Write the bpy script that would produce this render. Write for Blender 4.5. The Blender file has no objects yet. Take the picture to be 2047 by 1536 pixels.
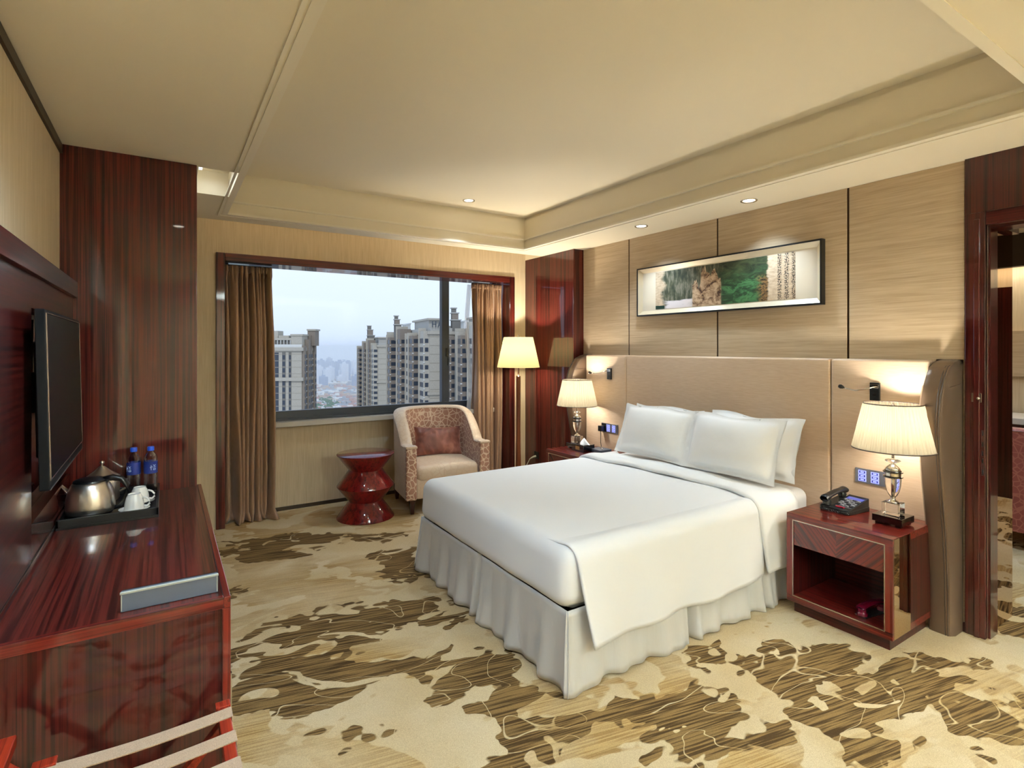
import bpy, bmesh, math, random
from mathutils import Vector, Matrix, noise as mnoise
random.seed(7)
SC = bpy.context.scene
COL = SC.collection
PI = math.pi

# ------------------------------------------------------------------ camera
YAW = math.radians(32.7)
FPX, CX, CY, CAMH = 1080.0, 1023.5, 696.0, 1.6
cam = bpy.data.cameras.new('camera')
cam.sensor_width = 36.0
cam.lens = FPX / 2047.0 * 36.0
cam.shift_y = -(768.0 - CY) / 2047.0
cam.clip_start = 0.02
cam.clip_end = 20000
camo = bpy.data.objects.new('camera', cam)
camo.location = (0, 0, CAMH)
camo.rotation_euler = (math.radians(90), 0, -YAW)
COL.objects.link(camo)
SC.camera = camo

def lin(v):
    v /= 255.0
    return v / 12.92 if v <= 0.04045 else ((v + 0.055) / 1.055) ** 2.4
def C(r, g, b):
    return (lin(r), lin(g), lin(b), 1.0)

# ------------------------------------------------------------------ world
world = bpy.data.worlds.new('sky')
SC.world = world
world.use_nodes = True
wn = world.node_tree
wn.nodes.clear()
wo = wn.nodes.new('ShaderNodeOutputWorld')
bg = wn.nodes.new('ShaderNodeBackground')
tc = wn.nodes.new('ShaderNodeTexCoord')
sx = wn.nodes.new('ShaderNodeSeparateXYZ')
rp = wn.nodes.new('ShaderNodeValToRGB')
rp.color_ramp.elements[0].position = 0.0
rp.color_ramp.elements[0].color = C(205, 220, 246)
rp.color_ramp.elements[1].position = 0.9
rp.color_ramp.elements[1].color = C(150, 190, 240)
e = rp.color_ramp.elements.new(0.06); e.color = C(221, 234, 250)
e = rp.color_ramp.elements.new(0.16); e.color = C(228, 240, 252)
e = rp.color_ramp.elements.new(0.30); e.color = C(215, 232, 250)
wn.links.new(tc.outputs['Generated'], sx.inputs[0])
wn.links.new(sx.outputs['Z'], rp.inputs[0])
wn.links.new(rp.outputs[0], bg.inputs[0])
bg.inputs[1].default_value = 0.735
wn.links.new(bg.outputs[0], wo.inputs[0])

# sun: behind the hotel, it lights the towers across and never enters the window
sun = bpy.data.lights.new('sun', 'SUN')
sun.energy = 0.66
sun.angle = math.radians(3)
sun.color = (1.0, 0.95, 0.86)
suno = bpy.data.objects.new('sun', sun)
COL.objects.link(suno)
suno.rotation_euler = Vector((0.42, 1.0, -1.05)).to_track_quat('-Z', 'Y').to_euler()

SC.view_settings.view_transform = 'Standard'
SC.view_settings.look = 'None'
SC.view_settings.gamma = 1.0
SC.view_settings.use_curve_mapping = False
SC.cycles.volume_bounces = 2
SC.view_settings.exposure = 0.72

WARM = (1.0, 0.95, 0.85)
COOLW = (0.61, 0.80, 1.0)

# ------------------------------------------------------------------ helpers
WORLD = {}
class MB:
    """collects geometry in world coordinates (optionally through a matrix)"""
    def __init__(s, T=None):
        s.v = []; s.f = []; s.T = T
    def add(s, vs, fs):
        o = len(s.v)
        for p in vs:
            p = Vector(p)
            s.v.append(s.T @ p if s.T else p)
        for f in fs:
            s.f.append(tuple(i + o for i in f))
        return s
    def box(s, x0, x1, y0, y1, z0, z1):
        v = [(x, y, z) for z in (z0, z1) for y in (y0, y1) for x in (x0, x1)]
        return s.add(v, [(0, 2, 3, 1), (4, 5, 7, 6), (0, 1, 5, 4), (2, 6, 7, 3), (0, 4, 6, 2), (1, 3, 7, 5)])
    def lathe(s, prof, c=(0, 0, 0), n=32, cap=True):
        vs = []; fs = []
        for r, z in prof:
            for i in range(n):
                a = 2 * PI * i / n
                vs.append((c[0] + r * math.cos(a), c[1] + r * math.sin(a), c[2] + z))
        for j in range(len(prof) - 1):
            for i in range(n):
                k = (i + 1) % n
                fs.append((j * n + i, j * n + k, (j + 1) * n + k, (j + 1) * n + i))
        if cap:
            if prof[0][0] > 1e-5: fs.append(tuple(reversed(range(n))))
            if prof[-1][0] > 1e-5: fs.append(tuple(range((len(prof) - 1) * n, len(prof) * n)))
        return s.add(vs, fs)
    def tube(s, pts, r, n=10, cap=True):
        pts = [Vector(p) for p in pts]
        rs = r if isinstance(r, (list, tuple)) else [r] * len(pts)
        vs = []; fs = []
        up = Vector((0.03, 0.07, 1)).normalized()
        for i, p in enumerate(pts):
            d = (pts[min(i + 1, len(pts) - 1)] - pts[max(i - 1, 0)]).normalized()
            a = d.cross(up)
            if a.length < 1e-3: a = d.cross(Vector((1, 0.1, 0)))
            a.normalize(); b = d.cross(a).normalized()
            for k in range(n):
                t = 2 * PI * k / n
                vs.append(p + (a * math.cos(t) + b * math.sin(t)) * rs[i])
        for i in range(len(pts) - 1):
            for k in range(n):
                q = (k + 1) % n
                fs.append((i * n + k, i * n + q, (i + 1) * n + q, (i + 1) * n + k))
        if cap:
            fs.append(tuple(reversed(range(n)))); fs.append(tuple(range((len(pts) - 1) * n, len(pts) * n)))
        return s.add(vs, fs)
    def beam(s, a, b, w, h, up=(0, 0, 1)):
        a = Vector(a); b = Vector(b); d = (b - a).normalized()
        u = Vector(up)
        sdir = d.cross(u)
        if sdir.length < 1e-4: sdir = d.cross(Vector((1, 0, 0)))
        sdir.normalize(); t = sdir.cross(d).normalized()
        vs = []
        for p in (a, b):
            for i, j in ((-1, -1), (1, -1), (1, 1), (-1, 1)):
                vs.append(p + sdir * i * w / 2 + t * j * h / 2)
        return s.add(vs, [(3, 2, 1, 0), (4, 5, 6, 7), (0, 1, 5, 4), (1, 2, 6, 5), (2, 3, 7, 6), (3, 0, 4, 7)])
    def prism(s, poly, axis, lo, hi):
        """polygon in the two other axes extruded along axis"""
        def mk(p, t):
            if axis == 'x': return (t, p[0], p[1])
            if axis == 'y': return (p[0], t, p[1])
            return (p[0], p[1], t)
        n = len(poly)
        vs = [mk(p, lo) for p in poly] + [mk(p, hi) for p in poly]
        fs = [tuple(range(n)), tuple(reversed(range(n, 2 * n)))]
        for i in range(n):
            k = (i + 1) % n
            fs.append((i, i + n, k + n, k))
        return s.add(vs, fs)
    def grid(s, fn, nu, nv, wrap=False):
        vs = [fn(i / nu, j / nv) for j in range(nv + 1) for i in range(nu + (0 if wrap else 1))]
        w = nu if wrap else nu + 1
        fs = []
        for j in range(nv):
            for i in range(nu):
                k = (i + 1) % w if wrap else i + 1
                fs.append((j * w + i, j * w + k, (j + 1) * w + k, (j + 1) * w + i))
        return s.add(vs, fs)
    def rbox(s, x0, x1, y0, y1, z0, z1, r, step=0.05, disp=None):
        """rounded box on an even grid of points"""
        lo = Vector((x0, y0, z0)); hi = Vector((x1, y1, z1))
        n = [max(2, int(math.ceil((hi[i] - lo[i]) / step))) for i in range(3)]
        def coords(i):
            # extra density in the rounded bands
            L = hi[i] - lo[i]; rr = min(r, L * 0.499)
            a = [lo[i] + rr * t for t in (0, .25, .5, .75)]
            m = max(1, int((L - 2 * rr) / step))
            a += [lo[i] + rr + (L - 2 * rr) * t / m for t in range(m + 1)]
            a += [hi[i] - rr * t for t in (.75, .5, .25, 0)]
            return a
        cs = [coords(i) for i in range(3)]
        idx = {}; vs = []; fs = []
        def vert(i, j, k):
            key = (i, j, k)
            if key not in idx:
                p = Vector((cs[0][i], cs[1][j], cs[2][k]))
                q = Vector([min(max(p[m], lo[m] + min(r, (hi[m] - lo[m]) * .499)), hi[m] - min(r, (hi[m] - lo[m]) * .499)) for m in range(3)])
                d = p - q
                if d.length > 1e-9:
                    p = q + d.normalized() * min(r, min((hi[m] - lo[m]) * .499 for m in range(3)))
                if disp: p = disp(p)
                idx[key] = len(vs); vs.append(p)
            return idx[key]
        N = [len(c) - 1 for c in cs]
        for i in range(N[0]):
            for j in range(N[1]):
                fs.append((vert(i, j, 0), vert(i, j + 1, 0), vert(i + 1, j + 1, 0), vert(i + 1, j, 0)))
                fs.append((vert(i, j, N[2]), vert(i + 1, j, N[2]), vert(i + 1, j + 1, N[2]), vert(i, j + 1, N[2])))
        for i in range(N[0]):
            for k in range(N[2]):
                fs.append((vert(i, 0, k), vert(i + 1, 0, k), vert(i + 1, 0, k + 1), vert(i, 0, k + 1)))
                fs.append((vert(i, N[1], k), vert(i, N[1], k + 1), vert(i + 1, N[1], k + 1), vert(i + 1, N[1], k)))
        for j in range(N[1]):
            for k in range(N[2]):
                fs.append((vert(0, j, k), vert(0, j, k + 1), vert(0, j + 1, k + 1), vert(0, j + 1, k)))
                fs.append((vert(N[0], j, k), vert(N[0], j + 1, k), vert(N[0], j + 1, k + 1), vert(N[0], j, k + 1)))
        return s.add(vs, fs)
    def build(s, name, mat, parent=None, smooth=False, bevel=0, seg=2, solid=0, subd=0, kind=None):
        if parent is not None:
            org = WORLD[parent.name]
        else:
            xs = [p.x for p in s.v]; ys = [p.y for p in s.v]; zs = [p.z for p in s.v]
            org = Vector(((min(xs) + max(xs)) / 2, (min(ys) + max(ys)) / 2, min(zs)))
        me = bpy.data.meshes.new(name)
        me.from_pydata([tuple(p - org) for p in s.v], [], s.f)
        me.validate(); me.update()
        bm = bmesh.new(); bm.from_mesh(me)
        bmesh.ops.recalc_face_normals(bm, faces=bm.faces)
        bm.to_mesh(me); bm.free()
        o = bpy.data.objects.new(name, me)
        COL.objects.link(o)
        if parent is not None:
            o.parent = parent
        else:
            o.location = org
        WORLD[o.name] = org
        me.materials.append(mat)
        if smooth:
            me.polygons.foreach_set('use_smooth', [True] * len(me.polygons))
            if smooth == 'auto':
                try: me.set_sharp_from_angle(angle=math.radians(38))
                except Exception: pass
        if solid:
            m = o.modifiers.new('solid', 'SOLIDIFY'); m.thickness = solid; m.offset = 0
        if subd:
            m = o.modifiers.new('subd', 'SUBSURF'); m.levels = subd; m.render_levels = subd
        if bevel:
            m = o.modifiers.new('bevel', 'BEVEL'); m.width = bevel; m.segments = seg; m.limit_method = 'ANGLE'
            m.angle_limit = math.radians(40)
        if kind: o['kind'] = kind
        return o

def root(name, loc, label=None, cat=None, group=None, kind=None):
    o = bpy.data.objects.new(name, None)
    o.empty_display_size = 0.05
    o.location = loc
    COL.objects.link(o)
    WORLD[o.name] = Vector(loc)
    return tag(o, label, cat, group, kind)
def tag(o, label=None, cat=None, group=None, kind=None):
    if label: o['label'] = label
    if cat: o['category'] = cat
    if group: o['group'] = group
    if kind: o['kind'] = kind
    return o
def copy_tree(o, delta, parent=None):
    c = o.copy(); COL.objects.link(c); c.parent = parent
    if parent is None:
        c.location = Vector(o.location) + Vector(delta)
        WORLD[c.name] = WORLD[o.name] + Vector(delta)
    for ch in o.children: copy_tree(ch, delta, c)
    return c
def rotz(a, c=(0, 0, 0)):
    return Matrix.Translation(Vector(c)) @ Matrix.Rotation(a, 4, 'Z')
def light(name, kind, loc, energy, color, parent=None, aim=None, size=0.1, sizey=None, spot=None, blend=0.6, spread=None):
    l = bpy.data.lights.new(name, kind)
    l.energy = energy; l.color = color
    if kind == 'AREA':
        l.size = size
        if sizey: l.shape = 'RECTANGLE'; l.size_y = sizey
        else: l.shape = 'DISK'
        if spread: l.spread = math.radians(spread)
    else:
        l.shadow_soft_size = size
    if kind == 'SPOT':
        l.spot_size = math.radians(spot); l.spot_blend = blend
    o = bpy.data.objects.new(name, l)
    COL.objects.link(o)
    loc = Vector(loc)
    if parent is not None:
        o.parent = parent; o.location = loc - WORLD[parent.name]
    else:
        o.location = loc
    if aim is not None:
        o.rotation_euler = (Vector(aim) - loc).to_track_quat('-Z', 'Y').to_euler()
    return o

# ------------------------------------------------------------------ materials
def base(name):
    m = bpy.data.materials.new(name); m.use_nodes = True
    nt = m.node_tree
    return m, nt, nt.nodes['Principled BSDF']
def setp(b, col=None, rough=None, metal=None, coat=None, spec=None, trans=None, ior=None, emis=None, es=None, sheen=None, sss=None, coatr=0.05):
    I = b.inputs
    if col is not None: I['Base Color'].default_value = col
    if rough is not None: I['Roughness'].default_value = rough
    if metal is not None: I['Metallic'].default_value = metal
    if coat is not None: I['Coat Weight'].default_value = coat; I['Coat Roughness'].default_value = coatr
    if spec is not None: I['Specular IOR Level'].default_value = spec
    if trans is not None: I['Transmission Weight'].default_value = trans
    if ior is not None: I['IOR'].default_value = ior
    if emis is not None: I['Emission Color'].default_value = emis; I['Emission Strength'].default_value = es if es else 1.0
    if sheen is not None: I['Sheen Weight'].default_value = sheen; I['Sheen Roughness'].default_value = 0.4
def N(nt, kind, **kw):
    n = nt.nodes.new(kind)
    for k, v in kw.items():
        if k in n.inputs: n.inputs[k].default_value = v
        else: setattr(n, k, v)
    return n
def coords(nt, scale=(1, 1, 1), rot=(0, 0, 0), loc=(0, 0, 0), out='Object'):
    t = nt.nodes.new('ShaderNodeTexCoord'); mp = nt.nodes.new('ShaderNodeMapping')
    mp.inputs['Scale'].default_value = scale; mp.inputs['Rotation'].default_value = rot; mp.inputs['Location'].default_value = loc
    src = t.outputs[out]
    if any(rot):                       # turn first, then stretch
        r0 = nt.nodes.new('ShaderNodeMapping'); r0.inputs['Rotation'].default_value = rot
        nt.links.new(src, r0.inputs[0]); src = r0.outputs[0]; mp.inputs['Rotation'].default_value = (0, 0, 0)
    nt.links.new(src, mp.inputs[0])
    return mp.outputs[0]
def ramp(nt, fac, stops, interp='LINEAR'):
    r = nt.nodes.new('ShaderNodeValToRGB'); cr = r.color_ramp; cr.interpolation = interp
    while len(cr.elements) > 1: cr.elements.remove(cr.elements[-1])
    cr.elements[0].position = stops[0][0]; cr.elements[0].color = stops[0][1]
    for p, c in stops[1:]:
        e = cr.elements.new(p); e.color = c
    nt.links.new(fac, r.inputs[0])
    return r.outputs[0]
def noise(nt, vec, scale=5, detail=3, rough=0.5, dist=0.0):
    n = N(nt, 'ShaderNodeTexNoise'); n.inputs['Scale'].default_value = scale; n.inputs['Detail'].default_value = detail
    n.inputs['Roughness'].default_value = rough; n.inputs['Distortion'].default_value = dist
    nt.links.new(vec, n.inputs['Vector'])
    return n.outputs['Fac']
def math_n(nt, op, a, b=None, c=None):
    n = nt.nodes.new('ShaderNodeMath'); n.operation = op
    for i, x in enumerate((a, b, c)):
        if x is None: continue
        if isinstance(x, (int, float)): n.inputs[i].default_value = x
        else: nt.links.new(x, n.inputs[i])
    return n.outputs[0]
def mix(nt, fac, a, b, mode='MIX'):
    n = nt.nodes.new('ShaderNodeMix'); n.data_type = 'RGBA'; n.blend_type = mode
    def s(i, x):
        if isinstance(x, (int, float)): n.inputs[i].default_value = x
        elif isinstance(x, tuple): n.inputs[i].default_value = x
        else: nt.links.new(x, n.inputs[i])
    s(0, fac); s(6, a); s(7, b)
    return n.outputs[2]
def bump(nt, b, h, strength=0.2, dist=0.01):
    n = nt.nodes.new('ShaderNodeBump'); n.inputs['Strength'].default_value = strength; n.inputs['Distance'].default_value = dist
    nt.links.new(h, n.inputs['Height']); nt.links.new(n.outputs[0], b.inputs['Normal'])
def plain(name, col, rough=0.5, **kw):
    m, nt, b = base(name); setp(b, col, rough, **kw); return m
def fabric(name, col, rough=0.8, scale=400, amt=0.12, bs=0.15, sheen=0.0, var=0.0):
    m, nt, b = base(name); setp(b, col, rough, sheen=sheen, spec=0.3)
    v = coords(nt)
    n = noise(nt, v, scale, 2)
    lo = tuple(x * (1 - amt) for x in col[:3]) + (1,); hi = tuple(min(1, x * (1 + amt)) for x in col[:3]) + (1,)
    nt.links.new(ramp(nt, n, [(0.3, lo), (0.7, hi)]), b.inputs['Base Color'])
    bump(nt, b, n, bs, 0.002)
    return m
def wood(name, grain='z', cols=None, coat=1.0, rough=0.32, freq=52.0, rot=(0, 0, 0), spec=0.12):
    m, nt, b = base(name); setp(b, rough=rough, coat=coat, coatr=0.03, spec=spec)
    sc = {'z': (freq, freq, .6), 'x': (.6, freq, freq), 'y': (freq, .6, freq)}[grain]
    v = coords(nt, sc, rot)
    n1 = noise(nt, v, 1.0, 4, 0.62, 0.15)
    n2 = noise(nt, coords(nt, tuple(k * 3.3 for k in sc), rot, (3, 1, 7)), 1.0, 3, 0.6)
    n = math_n(nt, 'ADD', math_n(nt, 'MULTIPLY', n1, .72), math_n(nt, 'MULTIPLY', n2, .28))
    cols = cols or [C(28, 10, 9), C(55, 18, 15), C(94, 33, 26), C(42, 13, 11)]
    nt.links.new(ramp(nt, n, [(0.34, cols[0]), (0.45, cols[1]), (0.56, cols[2]), (0.66, cols[3])]), b.inputs['Base Color'])
    return m

M = {}
M['wood_z'] = wood('rosewood_vertical', 'z')
M['wood_x'] = wood('rosewood_cross', 'x')
M['wood_y'] = wood('rosewood_long', 'y')
RW = [C(36, 11, 10), C(76, 21, 17), C(112, 35, 26), C(54, 15, 13)]
M['red_x'] = wood('red_lacquer_cross', 'x', RW)
M['red_y'] = wood('red_lacquer_long', 'y', RW)
M['red_z'] = wood('red_lacquer_vertical', 'z', RW)
DW = [C(24, 8, 8), C(46, 14, 12), C(70, 22, 18), C(36, 10, 10)]
M['dark_z'] = wood('dark_rosewood', 'z', DW)
M['dark_y'] = wood('dark_rosewood_long', 'y', DW, coat=0.3)
M['chev_a'] = wood('chevron_a', 'y', [RW[0], DW[2], RW[2], DW[1]], freq=60, rot=(math.radians(48), 0, 0))
M['chev_b'] = wood('chevron_b', 'y', [RW[0], DW[2], RW[2], DW[1]], freq=60, rot=(math.radians(-48), 0, 0))
M['drum'] = wood('drum_lacquer', 'z', [C(50, 8, 10), C(92, 14, 16), C(120, 24, 22), C(70, 12, 12)], freq=28)
M['walnut'] = wood('walnut', 'z', [C(70, 34, 18), C(104, 56, 32), C(122, 68, 40), C(88, 46, 26)], coat=0.3)
M['paint'] = plain('ceiling_paint', C(240, 228, 203), 0.75)
M['molding'] = plain('molding_paint', C(243, 233, 212), 0.6)
M['black'] = plain('black_plastic', C(14, 14, 15), 0.35)
M['tv_black'] = plain('tv_housing', C(9, 9, 10), 0.6, spec=0.15)
M['black_gloss'] = plain('black_gloss', C(8, 8, 9), 0.08, coat=1.0)
M['screen'] = plain('tv_screen', C(6, 7, 8), 0.35, spec=0.05)
M['dark_gap'] = plain('dark_bronze_strip', C(58, 46, 34), 0.45, metal=0.4)
M['bronze'] = plain('bronze_channel', C(70, 52, 36), 0.3, metal=0.8)
M['gun'] = plain('gunmetal', C(40, 34, 30), 0.35, metal=0.6)
M['chrome'] = plain('chrome', C(205, 200, 192), 0.12, metal=1.0)
M['silver_line'] = plain('silver_inlay', C(196, 182, 170), 0.25, metal=0.9)
M['frame_grey'] = plain('window_aluminium', C(44, 50, 60), 0.4, metal=0.2)
M['sill'] = plain('sill_stone', C(190, 184, 176), 0.35)
M['white_cer'] = plain('white_porcelain', C(236, 232, 222), 0.15, coat=0.5)
M['crystal'] = plain('crystal', (1, 1, 1, 1), 0.0, trans=1.0, ior=1.5)
M['mirror'] = plain('bronze_mirror', C(196, 172, 140), 0.02, metal=1.0)
M['smoked'] = plain('smoked_black_mirror', C(30, 28, 28), 0.02, metal=1.0)
M['gold'] = plain('champagne_bevel', C(226, 212, 184), 0.3, metal=0.35)
M['mat_board'] = plain('mat_board', C(222, 208, 184), 0.6)
M['strap'] = fabric('webbing_strap', C(172, 146, 120), 0.8, 500, 0.25, 0.4)
M['rack_wood'] = wood('rack_wood', 'y', [C(80, 18, 12), C(120, 32, 18), C(150, 48, 26), C(96, 24, 14)], coat=0.6)
M['leather'] = plain('grey_leather', C(86, 92, 102), 0.5)
M['leather_edge'] = plain('pale_leather_edge', C(176, 176, 160), 0.5)
M['red_plastic'] = plain('red_plastic', C(140, 20, 44), 0.25, coat=0.5)
M['bakelite'] = plain('crimson_plastic', C(98, 12, 38), 0.2, coat=0.6)
M['led_blue'] = plain('lit_blue_rim', C(120, 130, 235), 0.4, emis=C(150, 158, 255), es=0.9)
M['key_blue'] = plain('lit_blue_key', C(28, 28, 90), 0.3, emis=C(40, 44, 130), es=0.5)
M['panel_grey'] = plain('brushed_grey_plate', C(120, 120, 128), 0.3, metal=0.7)
M['lcd'] = plain('phone_display', C(70, 76, 120), 0.2, emis=C(80, 86, 190), es=0.35)
M['phone_black'] = plain('phone_black', C(26, 26, 24), 0.3)
M['key_grey'] = plain('phone_keys', C(140, 140, 142), 0.5)
M['cove_strip'] = plain('cove_strip', (1, 1, 1, 1), 0.5, emis=(1.0, 0.80, 0.52, 1), es=1.5)
M['recess_strip'] = plain('recess_strip', (1, 1, 1, 1), 0.5, emis=(.9, .95, 1, 1), es=1.2)
M['bulb'] = plain('lit_bulb', (1, 1, 1, 1), 0.5, emis=(1.0, 0.86, 0.66, 1), es=12)
M['dl_lens'] = plain('downlight_lens', (1, 1, 1, 1), 0.5, emis=(1.0, 0.9, 0.74, 1), es=9)
M['cap_blue'] = plain('blue_bottle_cap', C(30, 86, 215), 0.35)
M['tissue'] = plain('white_tissue', C(240, 240, 238), 0.9)
M['brass'] = plain('brass', C(190, 160, 104), 0.25, metal=1.0)
M['sole'] = plain('carpet_underlay', C(90, 80, 60), 0.9)

# brushed steel
m, nt, b = base('brushed_steel'); setp(b, C(228, 220, 208), 0.33, metal=1.0)
v = coords(nt, (4, 4, 300)); bump(nt, b, noise(nt, v, 1.0, 2), 0.06, 0.002); M['steel'] = m

# wallpaper: fine vertical strokes
m, nt, b = base('straw_wallpaper'); setp(b, rough=0.7, spec=0.25)
n = noise(nt, coords(nt, (160, 160, 5)), 1.0, 3); n2 = noise(nt, coords(nt, (30, 30, 1.5)), 1.0, 2)
nn = math_n(nt, 'ADD', math_n(nt, 'MULTIPLY', n, .65), math_n(nt, 'MULTIPLY', n2, .35))
nt.links.new(ramp(nt, nn, [(0.3, C(192, 172, 140)), (0.7, C(216, 198, 168))]), b.inputs['Base Color'])
bump(nt, b, n, 0.12, 0.002); M['wallpaper'] = m

# bed-wall cloth: horizontal strokes
m, nt, b = base('grasscloth_panel'); setp(b, rough=0.55, spec=0.35, sheen=0.15)
n = noise(nt, coords(nt, (4, 5, 170)), 1.0, 3); n2 = noise(nt, coords(nt, (1.2, 1.5, 60)), 1.0, 2)
nn = math_n(nt, 'ADD', math_n(nt, 'MULTIPLY', n, .6), math_n(nt, 'MULTIPLY', n2, .4))
nt.links.new(ramp(nt, nn, [(0.32, C(168, 146, 116)), (0.68, C(196, 174, 144))]), b.inputs['Base Color'])
bump(nt, b, n, 0.15, 0.002); M['cloth_panel'] = m

# satin headboard
m, nt, b = base('satin_headboard'); setp(b, rough=0.42, spec=0.5, sheen=0.25, metal=0.12)
n = noise(nt, coords(nt, (60, 14, 160)), 1.0, 3); n2 = noise(nt, coords(nt), 1.6, 2)
nt.links.new(mix(nt, math_n(nt, 'MULTIPLY', n2, .35), ramp(nt, n, [(0.3, C(206, 178, 148)), (0.7, C(218, 193, 164))]), C(194, 162, 134)), b.inputs['Base Color'])
bump(nt, b, n, 0.08, 0.001); M['satin'] = m
m, nt, b = base('bronze_leather'); setp(b, C(112, 92, 74), 0.3, metal=0.55, spec=0.6)
bump(nt, b, noise(nt, coords(nt), 260, 2), 0.08, 0.001); M['wing_leather'] = m
M['piping'] = plain('dark_piping', C(66, 52, 42), 0.4)

# linens
m, nt, b = base('white_linen'); setp(b, C(236, 236, 236), 0.8, sheen=0.2, spec=0.2)
w = N(nt, 'ShaderNodeTexWave'); w.inputs['Scale'].default_value = 60; w.bands_direction = 'Y'
nt.links.new(coords(nt), w.inputs['Vector']); bump(nt, b, w.outputs['Fac'], 0.05, 0.001); M['linen'] = m
m, nt, b = base('white_cotton'); setp(b, C(240, 239, 236), 0.85, sheen=0.2, spec=0.2)
bump(nt, b, noise(nt, coords(nt), 7, 4), 0.16, 0.02); M['cotton'] = m
m, nt, b = base('grey_skirt_satin'); setp(b, C(206, 203, 197), 0.5, sheen=0.3, spec=0.4)
bump(nt, b, noise(nt, coords(nt, (40, 40, 3)), 1, 3), 0.2, 0.01); M['skirt'] = m
m, nt, b = base('bronze_curtain'); setp(b, rough=0.42, spec=0.5, sheen=0.3, metal=0.15)
n = noise(nt, coords(nt, (300, 300, 12)), 1, 2)
nt.links.new(ramp(nt, n, [(0.3, C(146, 114, 88)), (0.7, C(168, 134, 106))]), b.inputs['Base Color']); M['curtain'] = m
m, nt, b = base('sheer_net'); setp(b, C(225, 230, 236), 0.7)
b.inputs['Alpha'].default_value = 0.55; M['sheer'] = m
m, nt, b = base('crushed_velvet'); setp(b, rough=0.5, sheen=1.0, spec=0.4)
b.inputs['Sheen Tint'].default_value = C(230, 170, 150)
n = noise(nt, coords(nt, (1, 1, .6)), 9, 3, .5, .5)
nt.links.new(ramp(nt, n, [(0.32, C(84, 44, 35)), (0.52, C(122, 72, 60)), (0.70, C(164, 108, 92))]), b.inputs['Base Color']); M['velvet'] = m  # velvet sheen painted in as paler blotches of the base colour
def cells(name, c0, c1, line, sc=34):
    m, nt, b = base(name); setp(b, rough=0.45, spec=0.5, sheen=0.35)
    vor = N(nt, 'ShaderNodeTexVoronoi', feature='DISTANCE_TO_EDGE'); vor.inputs['Scale'].default_value = sc
    nt.links.new(coords(nt), vor.inputs['Vector'])
    n = noise(nt, coords(nt), 5, 2)
    body = ramp(nt, n, [(0.35, c0), (0.65, c1)])
    mk = ramp(nt, vor.outputs['Distance'], [(0.05, (1, 1, 1, 1)), (0.085, (0, 0, 0, 1))])
    nt.links.new(mix(nt, mk, body, line), b.inputs['Base Color'])
    bump(nt, b, mk, 0.15, 0.002)
    return m
M['chair_pat'] = cells('cell_brocade', C(156, 112, 92), C(172, 128, 106), C(212, 188, 164), 20)
M['chair_plain'] = cells('cream_brocade', C(212, 192, 168), C(204, 180, 154), C(202, 176, 150), 20)
M['chair_red'] = cells('rose_brocade', C(128, 62, 58), C(142, 74, 66), C(160, 96, 84), 22)

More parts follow.
